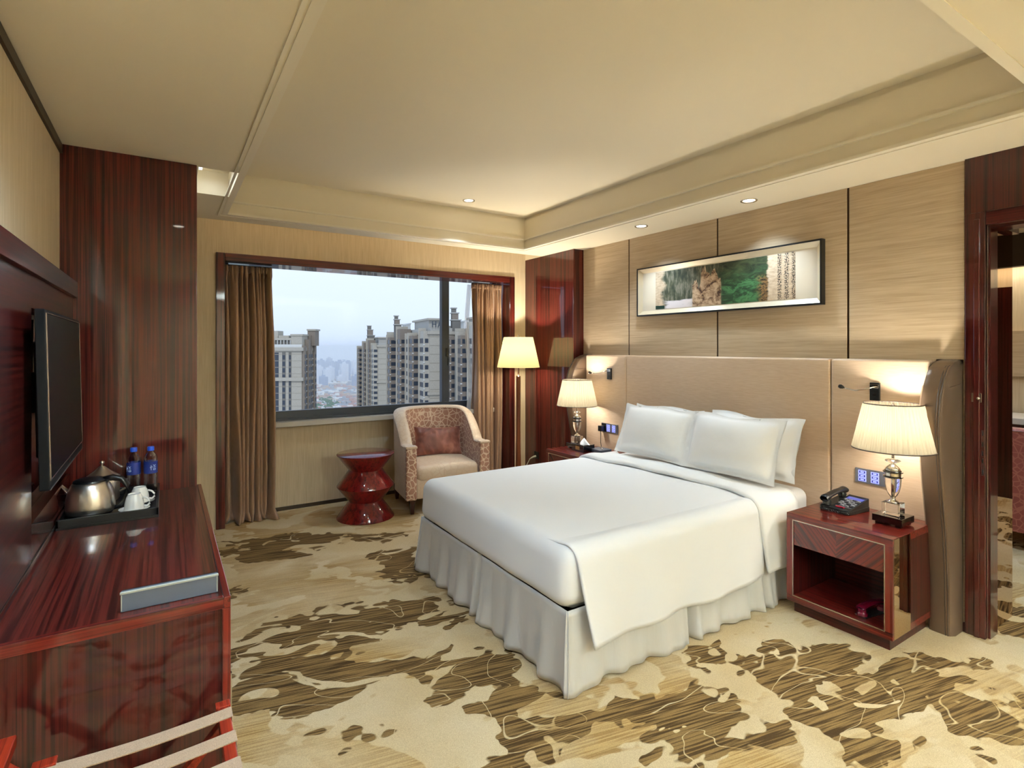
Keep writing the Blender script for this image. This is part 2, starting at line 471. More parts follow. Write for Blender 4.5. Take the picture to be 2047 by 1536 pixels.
# carpet
def carpet():
    """woven cloud carpet: clusters of streaked brown clouds laid out over a sandy ground"""
    m, nt, b = base('cloud_carpet'); setp(b, rough=0.95, spec=0.1)
    a = math.radians(-11)
    wob = nt.nodes.new('ShaderNodeTexNoise'); wob.inputs['Scale'].default_value = 3.2; wob.inputs['Detail'].default_value = 3
    nt.links.new(coords(nt), wob.inputs['Vector'])
    dv = nt.nodes.new('ShaderNodeVectorMath'); dv.operation = 'MULTIPLY_ADD'
    nt.links.new(wob.outputs['Color'], dv.inputs[0]); dv.inputs[1].default_value = (.30, .30, 0)
    nt.links.new(coords(nt, (0.85, 1.25, 1), (0, 0, -a), (.35, .6, 0)), dv.inputs[2])
    n1 = noise(nt, dv.outputs[0], 2.0, 3.0, 0.55, 0.4)
    vor = N(nt, 'ShaderNodeTexVoronoi', feature='SMOOTH_F1'); vor.inputs['Scale'].default_value = 13; vor.inputs['Smoothness'].default_value = 0.2
    nt.links.new(coords(nt, (0.8, 1.25, 1)), vor.inputs['Vector'])
    scal = math_n(nt, 'MULTIPLY', math_n(nt, 'SUBTRACT', vor.outputs['Distance'], 0.4), -0.075)
    # where the pattern repeat puts its cloud banks
    bias = None
    wv = nt.nodes.new('ShaderNodeVectorMath'); wv.operation = 'MULTIPLY_ADD'
    nt.links.new(wob.outputs['Color'], wv.inputs[0]); wv.inputs[1].default_value = (.22, .22, 0)
    t = nt.nodes.new('ShaderNodeTexCoord'); nt.links.new(t.outputs['Object'], wv.inputs[2])
    for (x, y, rx, ry) in ((.72, 3.15, .85, .30), (.60, 2.66, .55, .16), (1.25, 2.38, .30, .26), (1.30, 1.93, .24, .28), (1.9, 1.64, .55, .20), (2.62, 1.56, .62, .24),
                           (2.85, 1.19, .62, .20), (3.1, .84, .70, .22), (.95, 4.62, .95, .30), (1.45, 3.72, .28, .34), (5.2, 1.75, .9, .45), (4.35, 1.0, .40, .40), (6.3, .7, .9, .35), (.3, .2, .7, .35), (1.6, -.8, .9, .3)):
        mp = nt.nodes.new('ShaderNodeMapping'); mp.vector_type = 'TEXTURE'
        mp.inputs['Location'].default_value = (x - 3.525 + .11, y - 1.33 + .11, .12); mp.inputs['Rotation'].default_value = (0, 0, a); mp.inputs['Scale'].default_value = (rx, ry, 1)
        nt.links.new(wv.outputs[0], mp.inputs[0])
        ln = nt.nodes.new('ShaderNodeVectorMath'); ln.operation = 'LENGTH'; nt.links.new(mp.outputs[0], ln.inputs[0])
        g = math_n(nt, 'EXPONENT', math_n(nt, 'MULTIPLY', math_n(nt, 'MULTIPLY', ln.outputs['Value'], ln.outputs['Value']), -1.0))
        bias = g if bias is None else math_n(nt, 'MAXIMUM', bias, g)
    val = math_n(nt, 'ADD', math_n(nt, 'ADD', n1, scal), math_n(nt, 'MULTIPLY_ADD', bias, .30, -.155))
    dark = ramp(nt, val, [(0.497, (0, 0, 0, 1)), (0.503, (1, 1, 1, 1))])
    # pale petals cut out of the clouds
    n2 = noise(nt, coords(nt, (0.75, 1.35, 1), (0, 0, -a), (4.2, 1.1, 0)), 3.6, 2.0, 0.5, 1.0)
    hole = ramp(nt, math_n(nt, 'ADD', n2, math_n(nt, 'MULTIPLY', scal, -.5)), [(0.585, (0, 0, 0, 1)), (0.593, (1, 1, 1, 1))])
    # thin curling veins
    n3 = noise(nt, coords(nt, (0.8, 1.2, 1), (0, 0, -a), (1.7, 6.1, 0)), 2.6, 1.2, 0.4, 1.4)
    vein = ramp(nt, math_n(nt, 'ABSOLUTE', math_n(nt, 'SUBTRACT', n3, 0.47)), [(0.003, (1, 1, 1, 1)), (0.006, (0, 0, 0, 1))])
    dark = math_n(nt, 'MULTIPLY', dark, math_n(nt, 'SUBTRACT', 1.0, math_n(nt, 'MAXIMUM', hole, vein)))
    # streaks
    st = noise(nt, coords(nt, (3.2, 105, 1), (0, 0, -a)), 1.0, 2.0, 0.55)
    streak = ramp(nt, st, [(0.42, (0, 0, 0, 1)), (0.56, (1, 1, 1, 1))])
    brown = mix(nt, streak, C(66, 48, 27), C(124, 98, 60))
    # golden cloud layer behind
    t2 = noise(nt, coords(nt, (0.8, 1.2, 1), (0, 0, -a), (7.3, 2.9, 0)), 2.1, 3.0, 0.55, 0.7)
    t2 = math_n(nt, 'ADD', math_n(nt, 'ADD', t2, scal), math_n(nt, 'MULTIPLY_ADD', bias, -.06, .03))
    t2 = ramp(nt, t2, [(0.505, (0, 0, 0, 1)), (0.520, (1, 1, 1, 1))])
    n4 = noise(nt, coords(nt, (0.7, 1.4, 1), (0, 0, -a), (9, 3, 0)), 1.5, 4, 0.55, 0.7)
    wash = ramp(nt, n4, [(0.40, (.15, .15, .15, 1)), (0.62, (1, 1, 1, 1))])
    gold = mix(nt, streak, C(140, 107, 60), C(174, 144, 94))
    ground = mix(nt, ramp(nt, noise(nt, coords(nt, (1, 1, 1), (0, 0, 0), (3, 8, 0)), 2.2, 2), [(0.4, (0, 0, 0, 1)), (0.7, (1, 1, 1, 1))]), C(186, 164, 126), C(200, 182, 150))
    ground = mix(nt, math_n(nt, 'MULTIPLY', math_n(nt, 'MULTIPLY', t2, wash), .9), ground, gold)
    col = mix(nt, dark, ground, brown)
    pile = noise(nt, coords(nt), 420, 2)
    col = mix(nt, 0.22, col, ramp(nt, pile, [(0.3, (0, 0, 0, 1)), (0.7, (1, 1, 1, 1))]), 'OVERLAY')
    nt.links.new(col, b.inputs['Base Color'])
    h = math_n(nt, 'ADD', math_n(nt, 'MULTIPLY', pile, .5), math_n(nt, 'MULTIPLY', dark, -.3))
    bump(nt, b, h, 0.35, 0.004)
    return m
M['carpet'] = carpet()

# lamp shades: cloth that lets the bulb's light through
def shade(name, col, pleat=0):
    m = bpy.data.materials.new(name); m.use_nodes = True; nt = m.node_tree; nt.nodes.clear()
    out = nt.nodes.new('ShaderNodeOutputMaterial')
    d = N(nt, 'ShaderNodeBsdfDiffuse'); t = N(nt, 'ShaderNodeBsdfTranslucent'); mx = N(nt, 'ShaderNodeMixShader')
    d.inputs[0].default_value = col; t.inputs[0].default_value = col; mx.inputs[0].default_value = 0.6
    nt.links.new(d.outputs[0], mx.inputs[1]); nt.links.new(t.outputs[0], mx.inputs[2]); nt.links.new(mx.outputs[0], out.inputs[0])
    return m
M['shade'] = shade('pleated_shade', C(130, 121, 101))
M['shade_f'] = shade('linen_shade', C(136, 126, 92))

# glass pane
m = bpy.data.materials.new('window_glass'); m.use_nodes = True; nt = m.node_tree; nt.nodes.clear()
out = N(nt, 'ShaderNodeOutputMaterial'); tr = N(nt, 'ShaderNodeBsdfTransparent'); gl = N(nt, 'ShaderNodeBsdfGlossy'); mx = N(nt, 'ShaderNodeMixShader'); fr = N(nt, 'ShaderNodeFresnel')
tr.inputs[0].default_value = (0.97, 0.985, 1, 1); gl.inputs['Roughness'].default_value = 0.0; fr.inputs[0].default_value = 1.14
nt.links.new(fr.outputs[0], mx.inputs[0]); nt.links.new(tr.outputs[0], mx.inputs[1]); nt.links.new(gl.outputs[0], mx.inputs[2]); nt.links.new(mx.outputs[0], out.inputs[0]); M['pane'] = m
# bottle plastic
m = bpy.data.materials.new('clear_bottle'); m.use_nodes = True; nt = m.node_tree; nt.nodes.clear()
out = N(nt, 'ShaderNodeOutputMaterial'); tr = N(nt, 'ShaderNodeBsdfTransparent'); gl = N(nt, 'ShaderNodeBsdfGlossy'); mx = N(nt, 'ShaderNodeMixShader'); lw = N(nt, 'ShaderNodeLayerWeight')
tr.inputs[0].default_value = (0.88, 0.90, 0.96, 1); gl.inputs['Roughness'].default_value = 0.05; lw.inputs[0].default_value = 0.45
nt.links.new(lw.outputs['Facing'], mx.inputs[0]); nt.links.new(tr.outputs[0], mx.inputs[1]); nt.links.new(gl.outputs[0], mx.inputs[2]); nt.links.new(mx.outputs[0], out.inputs[0]); M['bottle'] = m
m, nt, b = base('blue_label'); setp(b, C(26, 44, 120), 0.4); M['label'] = m
M['label_ink'] = plain('label_print', C(200, 220, 250), 0.5)
# ================================================================== SETTING
XB, YW, ZS, ZT = 3.80, 5.42, 2.66, 3.00          # bed wall, window wall, soffit, tray ceiling
XL = -0.46                                        # left wall
def struct(o): o['kind'] = 'structure'; return o

struct(MB().box(-0.75, 7.8, -3.2, 5.86, -0.12, 0).build('floor', M['carpet']))

# ceiling: lower soffit around a raised tray
ce = root('ceiling', (1.8, 2.0, ZS), kind='structure')
b = MB()
b.box(XL - .2, 0.385, -3.2, 3.65, ZS, 3.2)
b.box(XL - .2, 0.165, 3.65, 4.262, ZS, 3.2)
b.box(0.165, 0.385, 3.65, 4.262, ZS + .16, 3.2)
b.box(XL - .2, 0.385, 4.262, 5.07, ZS, 3.2)
b.box(0.385, XB + .3, 4.835, 5.07, ZS, 3.2)
b.box(3.265, XB + .3, -3.2, 4.835, ZS, 3.2)
b.box(0.385, 3.265, -3.2, 0.682, ZS, 3.2)
b.box(XL - .2, XB + .3, 5.07, 5.95, 3.06, 3.2)
b.build('soffit', M['paint'], ce)
MB().box(0.3, 3.35, 0.6, 4.92, ZT, ZT + .2).build('tray_panel', M['paint'], ce)
def ring(name, ins, z0, z1, mat):
    x0, x1, y0, y1 = 0.385, 3.265, 0.682, 4.835
    MB().box(x1 - ins, x1 + .01, y0, y1, z0, z1).build(name, mat, ce)
    MB().box(x0 - .01, x0 + ins, y0, y1, z0, z1).build(name, mat, ce)
    MB().box(x0 + ins, x1 - ins, y1 - ins, y1 + .01, z0, z1).build(name, mat, ce)
    MB().box(x0 + ins, x1 - ins, y0 - .01, y0 + ins, z0, z1).build(name, mat, ce)
ring('molding_lip', .030, ZS - .004, ZS + .014, M['molding'])
ring('molding_lower_band', .008, ZS + .014, ZS + .098, M['paint'])
ring('molding_bead', .032, ZS + .096, ZS + .110, M['molding'])
ring('molding_upper_band', .012, ZS + .108, ZT - .030, M['paint'])
# thin step on the underside, outside the lip
for (x0, x1, y0, y1) in ((3.285, 3.300, .66, 4.87), (.35, .365, .66, 4.87), (.365, 3.285, 4.855, 4.87)):
    MB().box(x0, x1, y0, y1, ZS - .007, ZS).build('molding_step', M['molding'], ce)
# light strip in the little side recess by the wood pillar
MB().box(0.19, 0.21, 3.70, 4.21, ZS + .145, ZS + .16).build('recess_strip', M['recess_strip'], ce)
light('recess_glow', 'AREA', (0.25, 3.95, ZS + .14), 0.55, (.74, .88, 1), ce, aim=(0.25, 3.95, 0), size=.1, sizey=.45, spread=150)

# walls
wl = struct(MB().box(XL - .2, XL, -3.2, YW, 0, ZS + .02).build('wall_left', M['wallpaper']))
struct(MB().box(XL, XL + .012, -3.2, 3.62, ZS - .05, ZS - .004).build('trim_1', M['dark_gap']))
wb = root('wall_back', (1.9, YW + .2, 0), kind='structure')
b = MB()
b.box(XL - .2, 0.375, YW, YW + .42, 0, 3.1)
b.box(3.506, XB + .15, YW, YW + .42, 0, 3.1)
b.box(0.375, 3.506, YW, YW + .42, 2.445, 3.1)
b.build('plaster', M['wallpaper'], wb)
MB().box(0.375, 3.506, 5.70, YW + .42, 0, 0.83).build('apron_panel', M['wallpaper'], wb)
MB().box(0.447, 3.434, 5.688, 5.70, 0, .035).build('apron_skirting', M['dark_gap'], wb)
struct(MB().box(XL - .2, 7.8, -3.4, -3.2, 0, 3.2).build('wall_front', M['wallpaper']))

wr = root('wall_right', (XB + .1, 2.5, 0), kind='structure')
b = MB()
b.box(XB + .012, XB + .15, 1.088, YW + .1, 0, 3.1)
b.box(XB + .012, XB + .15, -3.2, 0.10, 0, 3.1)
b.box(XB + .012, XB + .15, 0.10, 1.088, 2.275, 3.1)
b.build('plaster', M['wallpaper'], wr)
seams = [1.180, 1.807, 2.811, 3.813, 4.50]
for i in range(4):
    MB().box(XB, XB + .02, seams[i] + .007, seams[i + 1] - .007, 0, ZS).build('cloth_panel', M['cloth_panel'], wr, bevel=.004)
for y in seams[1:4]:
    MB().box(XB + .006, XB + .014, y - .007, y + .007, 0, ZS).build('seam_channel', M['bronze'], wr)
MB().box(XB - .01, XB + .012, -3.2, 0.0, 0, ZS).build('cloth_panel', M['wallpaper'], wr)
struct(MB().box(XB - .012, XB + .001, 1.181, 1.30, 0, .05).build('baseboard_right', M['dark_z']))

# wood pillars
struct(MB().box(XL - .1, 0.155, 3.62, 4.25, 0, ZS).build('trim_2', M['wood_z'], bevel=.003))
struct(MB().box(3.67, XB + .02, 4.50, YW, 0, ZS).build('trim_3', M['wood_z'], bevel=.003))
MB().box(3.67, 3.70, 4.50, YW, ZS, 3.06).build('trim_4', M['paint']); bpy.data.objects['trim_4']['kind'] = 'structure'
struct(MB().box(XL, XL + .02, 4.25, YW, 0, ZS).build('trim_5', M['wallpaper']))

# warm strip lamp in the slot above the window wall
cv = root('cove_lamp', (1.9, 5.10, 2.80), 'warm strip lamp hidden in the ceiling slot above the window wall', 'strip lamp')
MB().box(.2, 3.55, 5.075, 5.10, 2.80, 2.815).build('strip', M['cove_strip'], cv)
light('cove_glow', 'AREA', (1.9, 5.12, 2.82), 0.3, (1, .82, .56), cv, aim=(1.9, 5.45, 2.72), size=3.3, sizey=.03)

# window lining (wood) and window
tr_ = root('trim_6', (1.94, YW, 0), kind='structure')
MB().box(0.375, 0.447, YW - .022, 5.70, 0, 2.445).build('lining_side', M['wood_z'], tr_, bevel=.004)
MB().box(3.434, 3.506, YW - .022, 5.70, 0, 2.445).build('lining_side', M['wood_z'], tr_, bevel=.004)
MB().box(0.447, 3.434, YW - .022, 5.70, 2.375, 2.445).build('lining_head', M['wood_x'], tr_, bevel=.004)
wi = root('window_1', (1.94, 5.72, .83), kind='structure')
MB().box(0.44, 3.44, 5.60, 5.80, 0.83, 0.878).build('window_sill', M['sill'], wi, bevel=.004)
MB().box(0.44, 3.44, 5.715, 5.775, 0.878, 0.975).build('bottom_rail', M['frame_grey'], wi, bevel=.003)
MB().box(0.44, 3.44, 5.700, 5.715, 0.878, 0.905).build('rail_lip', M['frame_grey'], wi)
MB().box(0.44, 3.44, 5.715, 5.775, 2.425, 2.47).build('top_rail', M['frame_grey'], wi)
MB().box(0.44, 0.50, 5.715, 5.775, 0.975, 2.425).build('side_stile', M['frame_grey'], wi)
MB().box(3.38, 3.44, 5.715, 5.775, 0.975, 2.425).build('side_stile', M['frame_grey'], wi)
MB().box(2.700, 2.735, 5.705, 5.775, 0.975, 2.425).build('mullion', M['frame_grey'], wi, bevel=.003)
MB().box(2.735, 2.798, 5.72, 5.775, 0.975, 2.425).build('sash_stile', M['frame_grey'], wi, bevel=.003)
hd = MB().box(2.755, 2.78, 5.70, 5.722, 1.50, 1.60).build('latch', M['black'], wi, bevel=.003)
MB().tube([(2.767, 5.70, 1.58), (2.767, 5.682, 1.58), (2.762, 5.678, 1.47), (2.765, 5.683, 1.40)], .007).build('latch_lever', M['black'], hd, smooth=True)
MB().box(0.50, 2.70, 5.742, 5.748, 0.975, 2.425).build('pane', M['pane'], wi)
MB().box(2.798, 3.38, 5.742, 5.748, 0.975, 2.425).build('pane', M['pane'], wi)

# doorway in the bed wall
dr = root('door_1', (XB, .6, 0), kind='structure')
MB().box(XB - .022, XB + .012, 1.088, 1.180, 0, 2.350).build('casing_side', M['dark_z'], dr, bevel=.004)
MB().box(XB - .030, XB - .022, 1.112, 1.140, 0, 2.312).build('casing_bead', M['dark_z'], dr, bevel=.004)
MB().box(XB - .022, XB + .012, 0.0, 1.088, 2.275, 2.350).build('casing_head', M['dark_y'], dr, bevel=.004)
MB().box(XB - .022, XB + .012, 0.0, .10, 0, 2.275).build('casing_side', M['dark_z'], dr, bevel=.004)
MB().box(XB - .018, XB + .012, 0.0, 1.180, 2.350, ZS).build('overdoor_panel', M['dark_z'], dr)
MB().box(XB + .012, XB + .12, 1.076, 1.088, 0, 2.275).build('jamb', M['dark_z'], dr)
MB().box(XB + .012, XB + .15, 0.10, 0.118, 0, 2.275).build('jamb', M['dark_z'], dr)
MB().box(XB + .012, XB + .15, 0.118, 1.076, 2.257, 2.275).build('jamb_head', M['dark_y'], dr)
k = MB().box(XB - .0245, XB - .021, 1.105, 1.150, 1.300, 1.350).build('catch_plate', M['chrome'], dr, bevel=.001)
MB().tube([(XB - .034, 1.118, 1.322), (XB - .022, 1.118, 1.322)], .008).build('catch_knob', M['chrome'], k, smooth=True)
k = MB().box(XB - .0245, XB - .0215, 1.094, 1.106, .90, 1.15).build('strike_plate', M['chrome'], dr)
for z in (.92, .98, 1.02, 1.07, 1.13):
    MB().box(XB - .0255, XB - .0244, 1.097, 1.103, z - .012, z + .012).build('strike_slot', M['black'], k)
# bronze mirror lining past the door and the dark wood above it
MB().box(XB + .12, 4.255, 1.100, 1.13, 0, 2.275).build('mirror_panel', M['mirror'], dr)
MB().box(XB + .15, 4.262, 1.13, 1.17, 0, 2.66).build('mirror_backing', M['dark_z'], dr)
MB().box(XB + .15, 4.255, 1.07, 1.13, 2.275, 2.66).build('mirror_head', M['dark_z'], dr)

# ---- the room seen through the doorway
r2 = root('wall_far', (7.6, 1.0, 0), kind='structure')
MB().box(7.6, 7.8, -3.2, 4.0, 0, 2.8).build('plaster', M['wallpaper'], r2)
MB().box(XB + .15, 7.8, 3.2, 3.4, 0, 2.8).build('side_wall', M['wallpaper'], r2)
MB().box(7.54, 7.6, 1.2, 3.2, 1.30, 1.78).build('wall_cloth', M['cloth_panel'], r2)
c2 = root('ceiling_far', (5.8, 0, 2.72), kind='structure')
MB().box(XB + .15, 7.8, -3.2, 3.4, 2.72, 2.9).build('panel', M['paint'], c2)
MB().box(7.0, 7.10, -3.2, 3.2, 2.40, 2.72).build('pelmet', M['dark_gap'], c2)
MB().box(7.44, 7.50, -3.0, 3.2, 2.45, 2.47).build('strip', M['dl_lens'], c2)
light('far_cove', 'AREA', (7.40, 1.2, 2.50), 11, WARM, c2, aim=(7.62, 1.2, 2.0), size=.06, sizey=3)
dw = root('door_2', (7.56, .15, 0), kind='structure')
MB().box(7.55, 7.599, -.75, 1.05, 0, 2.25).build('leaf', M['dark_z'], dw)
MB().box(7.53, 7.599, 1.05, 1.13, 0, 2.31).build('casing_side', M['dark_z'], dw)
# ================================================================== LAMPS IN THE CEILING
def downlight(x, y, z, label, energy, aim=None, spot=100, blend=.8, size=.04, col=COOLW, group=None):
    r = root('ceiling_downlight', (x, y, z), label, 'downlight', group)
    MB().lathe([(.048, -.004), (.056, -.006), (.058, 0), (.040, .002), (.038, -.002)], (x, y, z), 28, cap=False).build('rim', M['chrome'], r, smooth=True)
    MB().lathe([(.0, -.0015), (.039, -.0015), (.039, 0)], (x, y, z), 28).build('lens', M['dl_lens'], r)
    light('downlight_beam', 'SPOT', (x, y, z - .03), energy, col, r, aim=aim or (x, y, 0), size=size, spot=spot, blend=blend)
    return r
downlight(2.423, 4.533, ZT, 'small round downlight in the raised ceiling above the armchair', 52, spot=92)
downlight(3.528, 2.346, ZS, 'small round downlight above the right end of the picture', 25, aim=(3.66, 2.346, 0), spot=105)
downlight(3.48, 3.342, ZS, 'small round downlight above the left end of the picture', 25, aim=(3.62, 3.342, 0), spot=105)
# unseen downlights added as fill; the left one also follows the console's shadow
HID = 'unseen fill downlights of the ceiling'
for (x, y, z, e) in ((0.10, 1.72, ZS, 110), (1.0, 0.35, ZS, 38), (2.6, -1.0, ZS, 26)):
    downlight(x, y, z, 'unseen round downlight added as fill, out of the picture', e, spot=150, blend=1, size=.10, group=HID)
for (x, y) in ((4.9, .9), (5.2, 2.2), (6.3, .6)):
    downlight(x, y, 2.72, 'round downlight in the ceiling of the room beyond the doorway', 42, spot=140, blend=1, size=.06, group='downlights of the next room')

# uplighters added out of view as fill, to brighten ceiling and walls
for i, (x, y, e_) in enumerate(((3.2, -1.9, 75), (1.75, -1.7, 370))):
    r = root('fill_uplighter', (x, y, 0), ('unseen uplighter added as fill, by the door behind the camera', 'unseen uplighter added as fill, in the middle of the room behind the camera')[i], 'lamp')
    MB().lathe([(.0, 0), (.14, 0), (.14, .02), (.02, .03)], (x, y, 0), 32).build('base', M['dark_gap'], r, smooth='auto')
    MB().lathe([(.012, .03), (.012, 1.74)], (x, y, 0), 14).build('pole', M['chrome'], r, smooth=True)
    MB().lathe([(.02, 1.72), (.10, 1.76), (.17, 1.82), (.172, 1.82), (.10, 1.75), (.02, 1.71)], (x, y, 0), 40, cap=False).build('bowl', M['dark_gap'], r, smooth=True)
    MB().lathe([(.0, 1.78), (.11, 1.785), (.11, 1.79), (.0, 1.79)], (x, y, 0), 24).build('lamp_disc', M['dl_lens'], r)
    light('fill_uplight', 'AREA', (x, y, 1.815), e_, COOLW, r, aim=(x, y, 4), size=.3, spread=118)

# ================================================================== BED
BX0, BX1, BY0, BY1 = 1.585, 3.70, 1.985, 3.645
bed = root('bed', ((BX0 + BX1) / 2, 2.815, 0), 'king bed with white linen and a gathered grey skirt against the padded headboard', 'bed')
MB().box(BX0 + .05, BX1, BY0 + .05, BY1 - .05, .05, .36).build('base', M['dark_gap'], bed)
for (x, y) in ((1.75, 2.15), (1.75, 3.48), (3.5, 2.15), (3.5, 3.48)):
    MB().lathe([(.03, 0), (.03, .06)], (x, y, 0), 12).build('leg', M['black'], bed)
MB().rbox(BX0 + .02, BX1 - .005, BY0 + .015, BY1 - .015, .34, .645, .06, .08).build('mattress', M['cotton'], bed, smooth=True)
# gathered skirt: foot, near side, far side
def skirt(name, a, b_, nrm, pleats, seed):
    a = Vector(a); b_ = Vector(b_); nrm = Vector(nrm); L = (b_ - a).length
    rnd = random.Random(seed); ph = [rnd.random() * 6.28 for _ in range(6)]
    def fn(u, v):
        s = u * L; z = .375 * v + .006 * (1 - v)
        drop = (1 - v)
        w = .012 * math.sin(s * 21 + ph[0] + .5 * math.sin(s * 5 + ph[1])) + .009 * math.sin(s * 43 + ph[2]) + .006 * math.sin(s * 11 + ph[3])
        off = .012 + drop ** 1.3 * (.030 + w * 1.25)
        for c in pleats:                       # inverted pleat: a narrow fold pushed in, lips flared out
            d = (s - c)
            off += -(.050 * drop ** .5 + .006) * math.exp(-(d / .016) ** 2) + .024 * drop * (math.exp(-((abs(d) - .045) / .022) ** 2))
        p = a.lerp(b_, u) + nrm * off + (b_ - a).normalized() * (.040 * drop * (2 * u - 1) * (1 if abs(2 * u - 1) > .9 else abs(2 * u - 1) ** 8))
        p.z = z - .0 + .006 * math.sin(s * 8 + ph[4]) * drop
        p.z = max(p.z, .004)
        return p
    return MB().grid(fn, max(40, int(L / .007)), 12).build(name, M['skirt'], bed, smooth=True, solid=.003)
skirt('skirt_foot', (BX0, BY1 + .02, 0), (BX0, BY0 - .02, 0), (-1, 0, 0), [.86], 1)
skirt('skirt_side', (BX0 - .02, BY0, 0), (BX1, BY0, 0), (0, -1, 0), [.86, 1.53], 2)
skirt('skirt_side', (BX1, BY1, 0), (BX0 - .02, BY1, 0), (0, 1, 0), [1.0], 3)

# duvet
def wr_(p, a=.006, f=3.0):
    n = mnoise.noise(Vector((p.x * f, p.y * f, p.z * f + 4)))
    n2 = mnoise.noise(Vector((p.x * f * 2.7 + 9, p.y * f * 2.7, p.z * f * 2.7)))
    return a * (n + .45 * n2)
duv = root('duvet', (2.3, 2.815, .40), 'smooth white duvet spread over the bed with its near edge hanging low', 'duvet')
def dd(p):
    q = p.copy()
    if q.z > .55:
        c = max(0, 1 - ((q.y - 2.815) / .80) ** 4) * max(0, min(1, (q.x - 1.55) / .35))
        q.z += .022 * c + wr_(q, .004, 2.2) * c
    else:
        q.x += wr_(q, .006, 4) * (1 if q.x < 1.7 else 0)
        q.y += wr_(q, .005, 4)
    if q.x < 1.75 and q.z < .60:                # foot face leans out a little towards its lower edge
        q.x -= .018 * (.60 - q.z) / .22
    return q
MB().rbox(BX0 - .025, 3.22, BY0 - .018, BY1 + .018, .368, .655, .075, .045, dd).build('cover', M['linen'], duv, smooth=True)
def path(t, hem, bulge=.0, out=.0, side=-1):
    """from the top of the bed over the long edge and down; t 0..1"""
    r = .085
    ye = (BY0 - .022 - out) if side < 0 else (BY1 + .022 + out)
    yt = ye - side * .26
    segs = [abs(yt - ye) - r, r * PI / 2, (.662 - r) - hem]
    tot = sum(segs); d = t * tot
    if d < segs[0]:
        return yt + side * d, .662 + .016 * (1 - d / max(segs[0], 1e-6)) + out * .3
    if d < segs[0] + segs[1]:
        a = (d - segs[0]) / r
        return ye - side * r + side * r * math.sin(a), .662 - r + r * math.cos(a) + out * .3 * math.cos(a)
    k = (d - segs[0] - segs[1]) / segs[2]
    return ye + side * bulge * k, .662 - r - k * segs[2]
def flap(u, v):
    xl = 1.600 + .062 * v ** 1.3; xr = 3.07
    x = xl + (xr - xl) * u
    hem = .212 - .018 * math.sin(u * PI) + .004 * math.sin(u * 17) + .01 * u
    y, z = path(v, hem, .035 + .012 * math.sin(u * 9 + 1) + .01 * math.sin(u * 23), .004)
    y += .006 * math.sin(x * 11) * v ** 2
    # the free corner by the foot stands off a touch
    y -= .03 * math.exp(-u / .06) * v ** 2
    z -= .040 * (1 - min(1, v * 3.6))
    return (x, y, z)
MB().grid(flap, 70, 34).build('side_drape', M['linen'], duv, smooth=True, solid=.010)
# turned-down top edge: one layer across the bed that also hangs down the near side
def fold_edge(y): return 3.035 + .030 * math.sin(y * 3.3 + .4) + .012 * math.sin(y * 9)
def fold(u, v):
    # v runs far hem -> top -> near hem
    if v < .16:
        t = 1 - v / .16; y, z = path(t, .36, .01, .010, +1)
    elif v > .62:
        t = (v - .62) / .38; y, z = path(t, .232, .03, .012, -1)
    else:
        k = (v - .16) / .46
        y0 = BY1 + .032 - .26; y1 = BY0 - .034 + .26
        y = y0 + (y1 - y0) * k; z = .681 + .012 * math.sin(k * PI)
    x0 = fold_edge(y) + (.05 * max(0, (v - .8) / .2))
    x = x0 + (3.45 - x0) * u
    z += .016 * math.sin(min(1, u * 2.2) * PI) ** .6 * (1 if .1 < v < .72 else .4) * (1 - .6 * u)
    if u > .6: z -= .030 * ((u - .6) / .4) * (1 if .1 < v < .7 else 0)
    z += .004 * math.sin(y * 14 + x * 5)
    return (x, y, z)
MB().grid(fold, 14, 90).build('turned_edge', M['cotton'], duv, smooth=True, solid=.016)

# pillows
def pillow(name, label, c, W, H, T, tilt, yaw, seed, group, fl=.045):
    r = root(name, (c[0], c[1], c[2] - H / 2), label, 'pillow', group)
    rnd = random.Random(seed); off = Vector((rnd.random() * 9, rnd.random() * 9, rnd.random() * 9))
    # local: a across (world y), b up, n out of the face (world -x)
    Tm = Matrix.Translation(Vector(c)) @ Matrix.Rotation(yaw, 4, 'Z') @ Matrix.Rotation(tilt, 4, 'Y')
    def side(sg):
        def fn(u, v):
            uu = (u * 2 - 1); vv = (v * 2 - 1)
            a = uu * (W / 2 + fl); bb = vv * (H / 2 + fl * .6)
            iu = min(1, abs(a) / (W / 2)); iv = min(1, abs(bb) / (H / 2))
            w = max(0, (1 - iu ** 2.6)) ** .55 * max(0, (1 - iv ** 2.6)) ** .55
            n = mnoise.noise(Vector((a * 5, bb * 5, sg * 3)) + off)
            n2 = mnoise.noise(Vector((a * 14, bb * 14, sg * 3)) + off)
            t = T / 2 * w * (1 + .10 * n) + .003 + .004 * n2 * (1 - w)
            a *= 1 - .045 * (1 - vv * vv) * (abs(uu))
            bb *= 1 - .05 * (1 - uu * uu) * (abs(vv))
            bb += .010 * n * (1 if vv > 0 else .3) + .012 * math.sin(a * 12 + seed) * max(0, vv) ** 3 * .8
            edge = max(abs(uu), abs(vv))
            wob = .012 * n2 * max(0, edge - .8) / .2
            return (sg * t + wob, a, bb)
        return fn
    b = MB(Tm); b.grid(side(-1), 40, 30); b.grid(side(1), 40, 30)
    o = b.build('pillowcase', M['cotton'], r, smooth=True)
    return r
PG = None
TL = math.radians(17)
pillow('pillow', 'white rear pillow leaning on the headboard, its edge showing at the right of the pair', (3.560, 2.36, .905), .64, .38, .15, TL, 0, 5, PG)
pillow('pillow', 'white rear pillow leaning on the headboard, mostly hidden on the lamp and tissue box side', (3.560, 3.16, .900), .64, .37, .15, TL, 0, 8, PG)
pillow('pillow', 'white front pillow on the bed side nearer the telephone', (3.395, 2.405, .905), .66, .385, .20, math.radians(20), 0, 11, PG)
